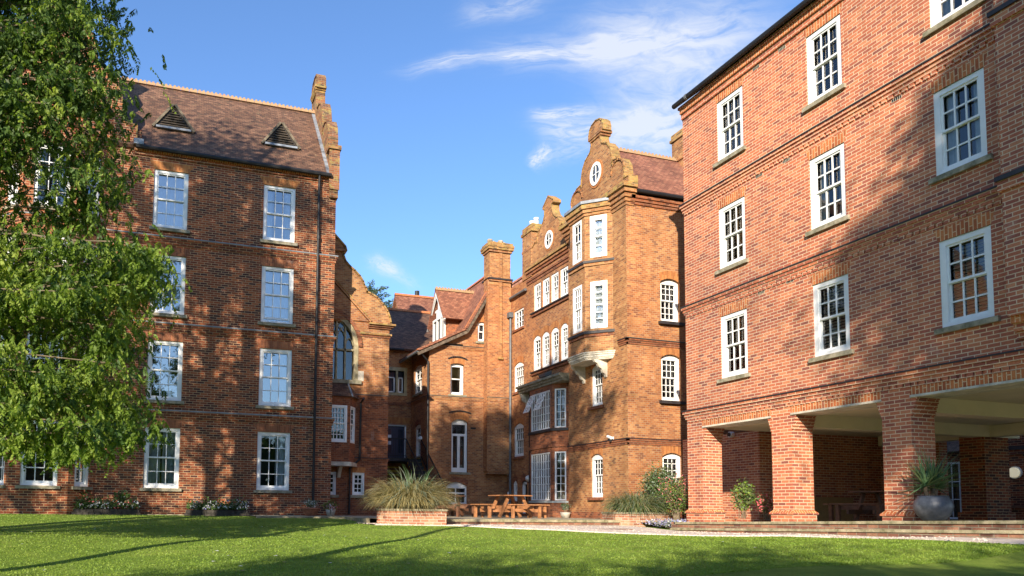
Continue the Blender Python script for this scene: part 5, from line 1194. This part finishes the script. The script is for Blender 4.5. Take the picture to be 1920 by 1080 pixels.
m = MB(); bush(m, (13.55, 17.9, .8), (.7, .55, .13), 1800, .05, ['leaf_grey', 'petal_violet', 'petal_violet', 'leaf_grey', 'petal_white'], 25, 16)
tag(m.build('lavender_mat'), 'low mat of pale violet flowers spilling over the end of the steps', 'flowers')
m = MB(); bush(m, (14.25, 15.9, 1.4), (.40, .4, .42), 800, .085, ['leaf_shrub', 'blade_green', 'grass_blade'], 26, 9); bush(m, (14.75, 15.6, 1.25), (.36, .35, .30), 500, .075, ['leaf_shrub', 'leaf_red', 'blade_green', 'petal_pink'], 27, 8)
tag(m.build('rose_bush'), 'loose climbing rose growing inside the first arcade opening', 'shrub')
m = MB(); bush(m, (15.4, 19.3, 1.2), (.3, .3, .4), 500, .08, ['leaf_shrub'], 28, 8); tag(m.build('small_shrub'), 'small dark shrub in the corner behind the arcade opening', 'shrub')

# stone troughs with flowers along the left wall
def trough(x0, x1, label, seed, pet, tall):
    t = thing('stone_trough', label[0], 'trough', ((x0+x1)/2, 24.6, .9), 'stone flower troughs'); m = MB(); R = random.Random(seed)
    for row in range(2):
        x = x0+row*.06
        while x < x1-.05:
            w = R.uniform(.14, .26); e = min(x+w, x1-row*.04); m.box(x, e-.012, 24.36+row*.03+R.uniform(0, .02), 24.62, .86+row*.1, .955+row*.1, 'trough_stone'); x += w
    m.box(x0+.05, x1-.05, 24.45, 24.86, .86, 1.04, 'trough_stone'); m.build('stones', t)
    m = MB(); m.box(x0+.08, x1-.08, 24.46, 24.84, 1.04, 1.065, 'soil'); m.build('soil', t)
    m = MB()
    n = int((x1-x0)*650)
    for _ in range(n):
        p = Vector((R.uniform(x0+.1, x1-.1), R.uniform(24.38, 24.82), 1.07+abs(R.gauss(0, .12)))); leaf(m, p, Vector((R.uniform(-1, 1), R.uniform(-1, .6), R.uniform(0, 1))), .09, .028, m.mi(R.choice(['leaf_shrub', 'leaf_shrub', 'blade_green'])), R)
    for _ in range(int(n*.12)):
        p = Vector((R.uniform(x0+.15, x1-.05), R.uniform(24.34, 24.6), 1.1+abs(R.gauss(0, .12)))); k = m.mi(R.choice(pet))
        for _k in range(3): leaf(m, p, Vector((R.uniform(-1, 1), R.uniform(-1, 0), R.uniform(-1, 1))), .045, .02, k, R)
    if tall: bush(m, (x0+.35, 24.6, 1.2), (.25, .15, .28), 160, .12, ['leaf_red', 'leaf_shrub'], seed+1, 6); bush(m, (x0+1.4, 24.6, 1.2), (.35, .15, .3), 220, .10, ['leaf_shrub'], seed+2, 6)
    tag(m.build('trough_flowers'), label[1], 'flowers', 'flowers in the stone troughs')
trough(-2.85, -.88, ('dark stone trough against the wall near the tree', 'dark leafy plants with a few white flowers in the trough near the tree'), 31, ['petal_white', 'petal_white', 'petal_pink'], True)
trough(.40, 2.42, ('dark stone trough against the wall between the two ground floor windows', 'dense white and violet flowers in the trough between the ground floor windows'), 35, ['petal_white', 'petal_white', 'petal_white', 'petal_violet'], False)
# terracotta pots
def pot(x, y, z, prof, label, mat='terracotta', grp=None):
    m = MB(); m.lathe((x, y, z), prof, mat, 22); i = m.mi('soil'); o = m.build('terracotta_pot' if mat == 'terracotta' else 'stone_pot', None, True); return tag(o, label, 'flower pot', grp)
pot(4.38, 24.3, .90, [(0, .0), (.15, 0), (.19, .05), (.26, .17), (.29, .22), (.31, .22), (.31, .27), (.28, .27), (.26, .22), (0, .20)], 'wide terracotta bowl at the foot of the black downpipe')
m = MB(); R = random.Random(5); bush(m, (4.38, 24.3, 1.22), (.28, .25, .15), 520, .06, ['leaf_grey', 'petal_white', 'leaf_grey', 'blade_green'], 41, 12); tag(m.build('pot_flowers'), 'silvery flowers in the wide terracotta bowl', 'flowers')
pot(5.02, 24.2, .90, [(0, 0), (.11, 0), (.15, .12), (.17, .22), (.15, .22), (0, .2)], 'small pale pot right of the terracotta bowl', 'pale_stone')
m = MB(); bush(m, (5.02, 24.2, 1.16), (.26, .22, .18), 420, .06, ['leaf_shrub', 'blade_green', 'grass_blade'], 43, 10); bush(m, (5.02, 24.1, 1.1), (.24, .2, .16), 90, .055, ['petal_pink', 'petal_white'], 44, 8); tag(m.build('pot_flowers'), 'pink and white flowers in the small pale pot', 'flowers')
pot(7.45, 24.6, .90, [(0, 0), (.2, 0), (.24, .14), (.26, .2), (.23, .2), (0, .18)], 'dark round pot in front of the chapel corner', 'trough_stone')
m = MB(); bush(m, (7.4, 24.6, 1.22), (.3, .25, .16), 260, .08, ['leaf_shrub', 'leaf_grey'], 45, 9); bush(m, (7.1, 24.7, 1.3), (.22, .2, .16), 160, .08, ['leaf_red', 'twig'], 46, 8); tag(m.build('pot_plant'), 'reddish and green plants in the dark pot by the chapel', 'plant')
pot(13.75, 24.2, .90, [(0, 0), (.14, 0), (.17, .12), (.19, .2), (.16, .2), (0, .18)], 'squat pot at the foot of the shaded bay window', 'pale_stone')
m = MB(); bush(m, (13.75, 24.2, 1.22), (.22, .2, .17), 420, .05, ['leaf_grey', 'leaf_shrub'], 47, 9); tag(m.build('pot_plant'), 'rounded grey green plant in the squat pot by the bay window', 'plant')

# glazed bowl and yucca
bx, by = 13.5, 10.2; bz = ter(by)
m = MB(); m.lathe((bx, by, bz), [(0, 0), (.16, 0), (.185, .02), (.265, .11), (.312, .21), (.318, .28), (.298, .37), (.25, .44), (.243, .465), (.225, .465), (.225, .43), (0, .42)], 'glazed_bowl', 40)
tag(m.build('glazed_bowl', None, True), 'large round dark grey glazed bowl by the third brick column', 'planter')
def yucca(c):
    m = MB(); R = random.Random(51)
    for st in ((0, 0, .28), (.12, .05, .16), (-.1, .04, .2)):
        b = Vector(c)+Vector((st[0], st[1], 0)); m.tube([b, b+Vector((st[0]*.3, 0, st[2]))], .035, 'bark', 8)
        top = b+Vector((st[0]*.3, 0, st[2]))
        for _ in range(46):
            a = R.uniform(0, 2*PI); el = math.radians(R.uniform(-12, 82)); d = Vector((math.cos(a)*math.cos(el), math.sin(a)*math.cos(el), math.sin(el))); Ln = R.uniform(.5, .85); s = d.cross(Vector((0, 0, 1))).normalized()*.03; up = s.cross(d).normalized()*.008; i = len(m.v); k = m.mi(R.choice(['leaf_yucca', 'leaf_yucca', 'blade_green'])); p = top
            prev = None
            for q in range(5):
                t = q/4; w = (1-abs(t-.3)*1.1)*(1-t*.75); w = max(w, .02); pt = p+d*Ln*t+Vector((0, 0, -.10*t*t)); j = len(m.v); m.v += [tuple(pt-s*w), tuple(pt-up*2*w), tuple(pt+s*w)]
                if prev is not None: m.f += [(prev, prev+1, j+1, j), (prev+1, prev+2, j+2, j+1)]; m.m += [k, k]
                prev = j
    return m.build('yucca', None)
tag(yucca((bx, by, bz+.44)), 'spiky green yucca growing in the grey glazed bowl', 'yucca')

# ================================================================== PICNIC TABLES
def rbox(m, c, d, ln, w, h, mat, up=Vector((0, 0, 1))):
    d = Vector(d).normalized(); s = up.cross(d).normalized(); u = d.cross(s); c = Vector(c); a = d*ln/2; b = s*w/2; e = u*h/2
    m.hexa([c-a-b-e, c+a-b-e, c+a+b-e, c-a+b-e, c-a-b+e, c+a-b+e, c+a+b+e, c-a+b+e], mat)
def beam(m, p, q, w, h, mat):
    p, q = Vector(p), Vector(q); d = q-p; up = Vector((0, 0, 1)) if abs(d.normalized().z) < .95 else Vector((0, 1, 0)); rbox(m, (p+q)/2, d, d.length, w, h, mat, up)
def table(loc, rot, mat, label):
    t = thing('picnic_table', label, 'picnic table', loc, 'wooden picnic tables'); M = Matrix.Rotation(rot, 4, 'Z'); o = Vector(loc)
    def place(m): m.v = [tuple(o+M @ Vector(v)) for v in m.v]; return m
    m = MB()
    for k in range(8): y = -.56+k*.16; ln = 1.2-(.28 if k in (0, 7) else 0); m.box(-ln/2, ln/2, y-.073, y+.073, .735, .77, mat)
    place(m).build('table_top', t)
    for s in range(4):
        q = Matrix.Rotation(s*PI/2, 4, 'Z'); m = MB()
        for k in range(2): y = -.98-k*.13; m.box(-.62-.05*k, .62+.05*k, y-.06, y+.06, .425, .46, mat)
        m.v = [tuple(q @ Vector(v)) for v in m.v]; place(m).build('bench', t)
        for xl in (-.505, .505):
            m = MB(); m.box(xl-.04, xl+.04, -1.11, -1.02, 0, .425, mat); m.v = [tuple(q @ Vector(v)) for v in m.v]; place(m).build('leg', t)
    m = MB()
    for sx in (-1, 1):
        beam(m, (sx*.32, -.98, .36), (sx*.32, .98, .36), .05, .11, mat); beam(m, (-.98, sx*.32, .25), (.98, sx*.32, .25), .05, .11, mat)
        for sy in (-1, 1): beam(m, (sx*.62, sy*.36, .02), (sx*.26, sy*.36, .73), .06, .10, mat)
    place(m).build('frame', t)
table((11.05, 23.2, .902), .08, 'cedar', 'bright orange wooden picnic table on the patio, the sunlit one')
table((9.55, 25.6, .902), .5, 'brown_wood', 'dark wooden picnic table on the patio behind the grass clump')
table((16.9, 14.0, ter(14)), .15, 'brown_wood', 'brown wooden picnic table under the arcade between two brick columns')

# ================================================================== small fittings
def walllamp(p, n, label):
    m = MB(); p = Vector(p); n = Vector(n).normalized(); m.tube([p, p+n*.05], .13, 'plastic_white', 16); 
    prof = [(.12, 0), (.115, .04), (.08, .09), (0, .11)]; rings = []
    a = n.cross(Vector((0, 0, 1))).normalized(); b = Vector((0, 0, 1)); k = m.mi('plastic_white'); pr = None
    for r_, h in prof:
        i = len(m.v); m.v += [tuple(p+n*(.05+h)+(a*math.cos(2*PI*q/16)+b*math.sin(2*PI*q/16))*r_) for q in range(16)]
        if pr is not None:
            for q in range(16): m.f.append((pr+q, pr+(q+1) % 16, i+(q+1) % 16, i+q)); m.m.append(k)
        pr = i
    return tag(m.build('wall_lamp', None, True), label, 'wall lamp')
a = RW.uv(992, 897); walllamp((XW, -a[0], a[1]), (-1, 0, 0), 'round white wall lamp beside the shaded doorway of the recessed wing')
a = BLf.uv(790, 823); walllamp((XB, -a[0], a[1]), (-1, 0, 0), 'round white wall lamp above the outdoor staircase')
m = MB(); a = QR.uv(1905, 886); p = Vector((26, -a[0], a[1])); m.tube([p, p-Vector((.06, 0, 0))], .2, 'plastic_white', 18); m.tube([p-Vector((.06, 0, 0)), p-Vector((.14, 0, 0))], .16, 'lamp_glow', 18); tag(m.build('wall_lamp'), 'lit round lamp on the courtyard wall at the right edge', 'wall lamp')
a = TL.uv(1153, 821); p = Vector((XT, -a[0]+.12, a[1])); t = thing('security_camera', 'small white security camera on the tower corner above the lower brick band', 'security camera', p)
m = MB(); m.tube([p, p+Vector((-.14, -.02, -.02))], .035, 'plastic_white', 8); m.tube([p, p+Vector((-.001, 0, .0))], .06, 'plastic_white', 8); m.build('bracket', t)
m = MB(); m.tube([p+Vector((-.14, .10, .06)), p+Vector((-.16, -.14, -.01))], .05, 'plastic_white', 10); m.build('camera_body', t)
m = MB(); m.tube([p+Vector((-.10, -.02, -.12)), p+Vector((-.12, -.02, -.04))], .045, 'black_metal', 10); m.build('sensor', t)
m = MB(); m.tube([(13.2, 27.9, .9), (13.2, 27.9, 1.9)], .02, 'plastic_white', 6); m.tube([(13.2, 27.9, .9), (13.2, 27.9, .93)], .09, 'grey_metal', 10); tag(m.build('white_post'), 'thin white post beside the shaded doorway', 'post')
m = MB()
for q, zz in (((24.6, 17.2), 0), ((24.6, 16.4), 0)):
    beam(m, (q[0], q[1], .95), (q[0]+.1, q[1]-.15, 2.8), .06, .06, 'brown_wood')
beam(m, (24.6, 17.2, 2.0), (24.7, 16.2, 2.0), .05, .05, 'brown_wood'); tag(m.build('wooden_frame'), 'tall leaning dark wooden frame in the courtyard behind the yucca', 'frame')

# ================================================================== TREES
def sprays(m, p, n, R, ls, ks, spread=.25, hang=.9):
    # a drooping spray: a short hanging axis with paired narrow leaflets
    for _ in range(n):
        q = p+Vector((R.gauss(0, spread*1.35), R.gauss(0, spread*1.35), R.gauss(0, spread*.5))); d = Vector((R.uniform(-.9, .9), R.uniform(-.9, .9), -hang*.75-R.random()*.4)).normalized(); ln = R.uniform(.14, .34); k = R.choice(ks)
        for s in range(8):
            t = s/7; b = q+d*ln*t
            for sg in (-1, 1):
                sd = Vector((math.cos(_*1.7+s*.3), math.sin(_*1.7+s*.3), 0))*sg; leaf(m, b, sd*.7+d*.9, ls*(1.15-.65*t)*R.uniform(.8, 1.2), ls*.23, k, R)
def redwood():
    t = thing('redwood_tree', 'tall feathery green tree hanging in front of the left brick block', 'tree', (-6.2, 13.5, .5)); R = random.Random(77)
    base = Vector((-6.2, 13.5, .2)); top = Vector((-5.4, 13.9, 21)); tr = MB(); tr.tube([base, base.lerp(top, .3), base.lerp(top, .6), top], .42, 'bark', 12, .08); tr.build('trunk', t)
    def P(px, py, y): d = ray(px, py); return Vector((0, 0, EYE))+d*(y/d.y)
    targets = []
    outline = [(215, 15), (238, 45), (222, 95), (205, 130), (228, 165), (232, 205), (222, 250), (214, 300), (226, 330), (205, 375), (180, 400), (150, 420), (282, 462), (290, 500), (270, 540), (292, 520), (240, 470), (250, 575), (225, 620), (248, 655), (238, 690), (225, 735), (262, 770), (268, 815), (235, 805), (205, 830), (180, 850), (150, 838), (120, 835), (60, 825), (20, 830)]
    for x, y in outline: targets.append((x-(30 if y < 420 else 24), y-8, R.uniform(11.6, 13.6)))
    for _ in range(158):
        y = R.uniform(-260, 800); lim = 172 if y < 400 else 205
        if 395 < y < 450: lim = 110
        if 400 < y < 440 and R.random() < .5: continue
        x = R.uniform(-160, lim)
        if (x-105)**2/62**2+(y-320)**2/80**2 < 1 and R.random() < .93: continue
        if (x-175)**2/40**2+(y-480)**2/60**2 < 1 and R.random() < .6: continue
        if (x-80)**2/60**2+(y-820)**2/60**2 < 1: continue
        if (x-150)**2/70**2+(y-660)**2/40**2 < 1 and R.random() < .35: continue
        targets.append((x, y, R.uniform(11.4, 14.2)))
    for _ in range(24): targets.append((R.uniform(-60, 170), R.uniform(-60, 225), R.uniform(11.8, 13.8)))
    for x, y in ((262, 478), (245, 500), (268, 505), (230, 530), (255, 548), (215, 490), (200, 520), (225, 600), (210, 640), (215, 760), (240, 790), (190, 740)): targets.append((x, y, R.uniform(11.8, 13)))
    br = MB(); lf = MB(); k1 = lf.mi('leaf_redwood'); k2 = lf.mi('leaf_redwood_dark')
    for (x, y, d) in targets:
        k = [k2, k2, k1] if y < 330 else [k1, k1, k1, k2]  # upper crown gets mostly dark leaves, its shade put into the leaf colour
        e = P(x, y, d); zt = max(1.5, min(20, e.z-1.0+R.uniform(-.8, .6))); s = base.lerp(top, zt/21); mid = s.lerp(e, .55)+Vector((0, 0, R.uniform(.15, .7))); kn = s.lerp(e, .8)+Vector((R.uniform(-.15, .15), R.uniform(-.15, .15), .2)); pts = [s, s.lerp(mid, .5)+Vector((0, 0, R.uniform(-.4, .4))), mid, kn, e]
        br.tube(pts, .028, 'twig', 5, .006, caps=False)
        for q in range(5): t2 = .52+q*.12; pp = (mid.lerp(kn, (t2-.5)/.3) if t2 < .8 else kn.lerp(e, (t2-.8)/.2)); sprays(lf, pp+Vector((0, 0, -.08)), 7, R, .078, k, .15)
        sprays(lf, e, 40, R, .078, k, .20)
    br.build('branches', t); lf.build('foliage', t)
redwood()

def crown_tree(name, label, base, H, r0, cz, rad, n, ls, seed, mat='leaf_shade_tree', nb=40, squash=1.0, grp=None, gap=.5, cat='tree'):
    t = thing(name, label, cat, base, grp); R = random.Random(seed); b = Vector(base); m = MB(); topz = cz+rad*squash*.6
    m.tube([b, (b.x+.1, b.y, b.z+H*.3), (b.x-.1, b.y+.1, b.z+H*.6), (b.x, b.y, topz)], r0, 'bark', 10, r0*.2)
    ends = []
    for _ in range(nb):
        a = R.uniform(0, 2*PI); e = R.uniform(-1.0, 1.5); q = R.uniform(.45, 1)
        p = Vector((b.x+rad*math.cos(a)*math.cos(e)*q, b.y+rad*math.sin(a)*math.cos(e)*q, cz+rad*squash*math.sin(e)*q)); s = Vector((b.x, b.y, max(b.z+2, min(topz, p.z-rad*.4)))); m.tube([s, s.lerp(p, .5)+Vector((0, 0, .3)), p], r0*.22, 'bark', 5, .02, caps=False); ends.append((p, R.uniform(.1, .24)*rad))
    m.build('trunk', t); f = MB(); k = f.mi(mat)
    for _ in range(n):
        p, s = R.choice(ends); leaf(f, p+Vector((R.gauss(0, s), R.gauss(0, s), R.gauss(0, s*.7))), Vector((R.uniform(-1, 1), R.uniform(-1, 1), R.uniform(-1, .5))), ls*R.uniform(.7, 1.3), ls*.32, k, R)
    f.build('crown', t)
# trees standing outside the frame, whose shade falls on the lawn and the walls
g_ = 'trees around the lawn outside the frame'
for i, (x, y, H, cz, rad, n, sq, lab) in enumerate(SHADE):
    crown_tree('broadleaf_tree', lab, (x, y, .1), H, .28 if rad > 3 else .15, cz, rad, n, .22, 100+i, squash=sq, grp=g_, nb=60 if rad > 3.4 else 40)
# far belt of woodland round the open sides of the lawn (seen only in the window reflections)
m = MB(); R = random.Random(88); k = m.mi('leaf_shade_tree')
for _ in range(150):
    a = math.radians(R.uniform(150, 300)); rr = R.uniform(56, 72); x0, y0 = rr*math.cos(a), rr*math.sin(a); h = R.uniform(9, 15); r_ = R.uniform(3.5, 5.5)
    m.tube([(x0, y0, -.2), (x0, y0, h*.7)], .3, 'bark', 5, .12, caps=False)
    for _k in range(150):
        u, v = R.uniform(0, 2*PI), R.uniform(-1, 1); q = R.uniform(.6, 1); s = math.sqrt(1-v*v)
        leaf(m, Vector((x0+r_*q*s*math.cos(u), y0+r_*q*s*math.sin(u), h*.55+h*.45*q*v)), Vector((R.uniform(-1, 1), R.uniform(-1, 1), R.uniform(-1, 1))), R.uniform(1.2, 2.2), .55, k, R)
m.build('woodland', None, kind='stuff', label='far belt of dark trees around the lawn')
# blue green conifer behind the chapel
def conifer():
    t = thing('blue_conifer', 'blue green conifer rising behind the chapel gable', 'tree', (11.4, 45, 0)); m = MB(); m.tube([(11.4, 45, 0), (11.4, 45, 15.2)], .3, 'bark', 8, .05); m.build('trunk', t); f = MB(); k = f.mi('leaf_blue_conifer'); R = random.Random(61)
    for _ in range(120):
        z = R.uniform(9, 15.6); a = R.uniform(0, 2*PI); ln = R.uniform(.6, 1)*(16.4-z)*.5+.6; s = Vector((11.4, 45, min(z, 15.1))); e = s+Vector((math.cos(a)*ln, math.sin(a)*ln, ln*.28)); f.tube([s, e], .03, 'twig', 4, .01, caps=False)
        for q in range(70): p = s.lerp(e, R.uniform(.25, 1)); leaf(f, p+Vector((R.gauss(0, .1), R.gauss(0, .1), R.gauss(0, .05))), Vector((math.cos(a)+R.uniform(-.8, .8), math.sin(a)+R.uniform(-.8, .8), R.uniform(-.3, .5))), .2, .03, k, R)
    f.build('foliage', t)
conifer()

# ================================================================== LIGHT AND SKY
EL = math.radians(21.5); AZ = (.581, .814)     # horizontal direction in which the sunlight travels
sun = bpy.data.lights.new('sun', 'SUN'); so = bpy.data.objects.new('sun', sun); C.objects.link(so)
dv = Vector((AZ[0]*math.cos(EL), AZ[1]*math.cos(EL), -math.sin(EL))); so.rotation_euler = dv.to_track_quat('-Z', 'Y').to_euler()
sun.energy = 4.8; sun.angle = math.radians(.5); sun.color = (1, .87, .70)
w = bpy.data.worlds.new('World'); bpy.context.scene.world = w; w.use_nodes = True; nt = w.node_tree; nt.nodes.clear()
out = nt.nodes.new('ShaderNodeOutputWorld'); bg = nt.nodes.new('ShaderNodeBackground'); L(nt, bg.outputs[0], out.inputs[0])
sky = nt.nodes.new('ShaderNodeTexSky'); sky.sky_type = 'NISHITA'; sky.sun_disc = False; sky.sun_elevation = EL; sky.sun_rotation = math.atan2(-AZ[0], -AZ[1]); sky.altitude = 100; sky.air_density = 1.0; sky.dust_density = .6; sky.ozone_density = 2.0
bg.inputs['Strength'].default_value = .115
tc = nt.nodes.new('ShaderNodeTexCoord'); gen = tc.outputs['Generated']
# high cirrus: project the direction on a flat layer, then stretch noise along the wind
sp = nt.nodes.new('ShaderNodeSeparateXYZ'); L(nt, gen, sp.inputs[0])
zc = mul(nt, mul(nt, sp.outputs[2], .08, 'MAXIMUM'), .12, 'ADD')
dx = nt.nodes.new('ShaderNodeMath'); dx.operation = 'DIVIDE'; L(nt, sp.outputs[0], dx.inputs[0]); L(nt, zc, dx.inputs[1])
dy = nt.nodes.new('ShaderNodeMath'); dy.operation = 'DIVIDE'; L(nt, sp.outputs[1], dy.inputs[0]); L(nt, zc, dy.inputs[1])
cb = nt.nodes.new('ShaderNodeCombineXYZ'); L(nt, dx.outputs[0], cb.inputs[0]); L(nt, dy.outputs[0], cb.inputs[1])
CLOUD(nt, sky, bg, cb, gen)
sc = bpy.context.scene
sc.view_settings.view_transform = 'Standard'; sc.view_settings.look = 'None'; sc.view_settings.gamma = 1; sc.view_settings.exposure = EXPO
sc.render.engine = 'CYCLES'; sc.cycles.max_bounces = 8; sc.cycles.transparent_max_bounces = 12
sc.render.resolution_x = 1920; sc.render.resolution_y = 1080
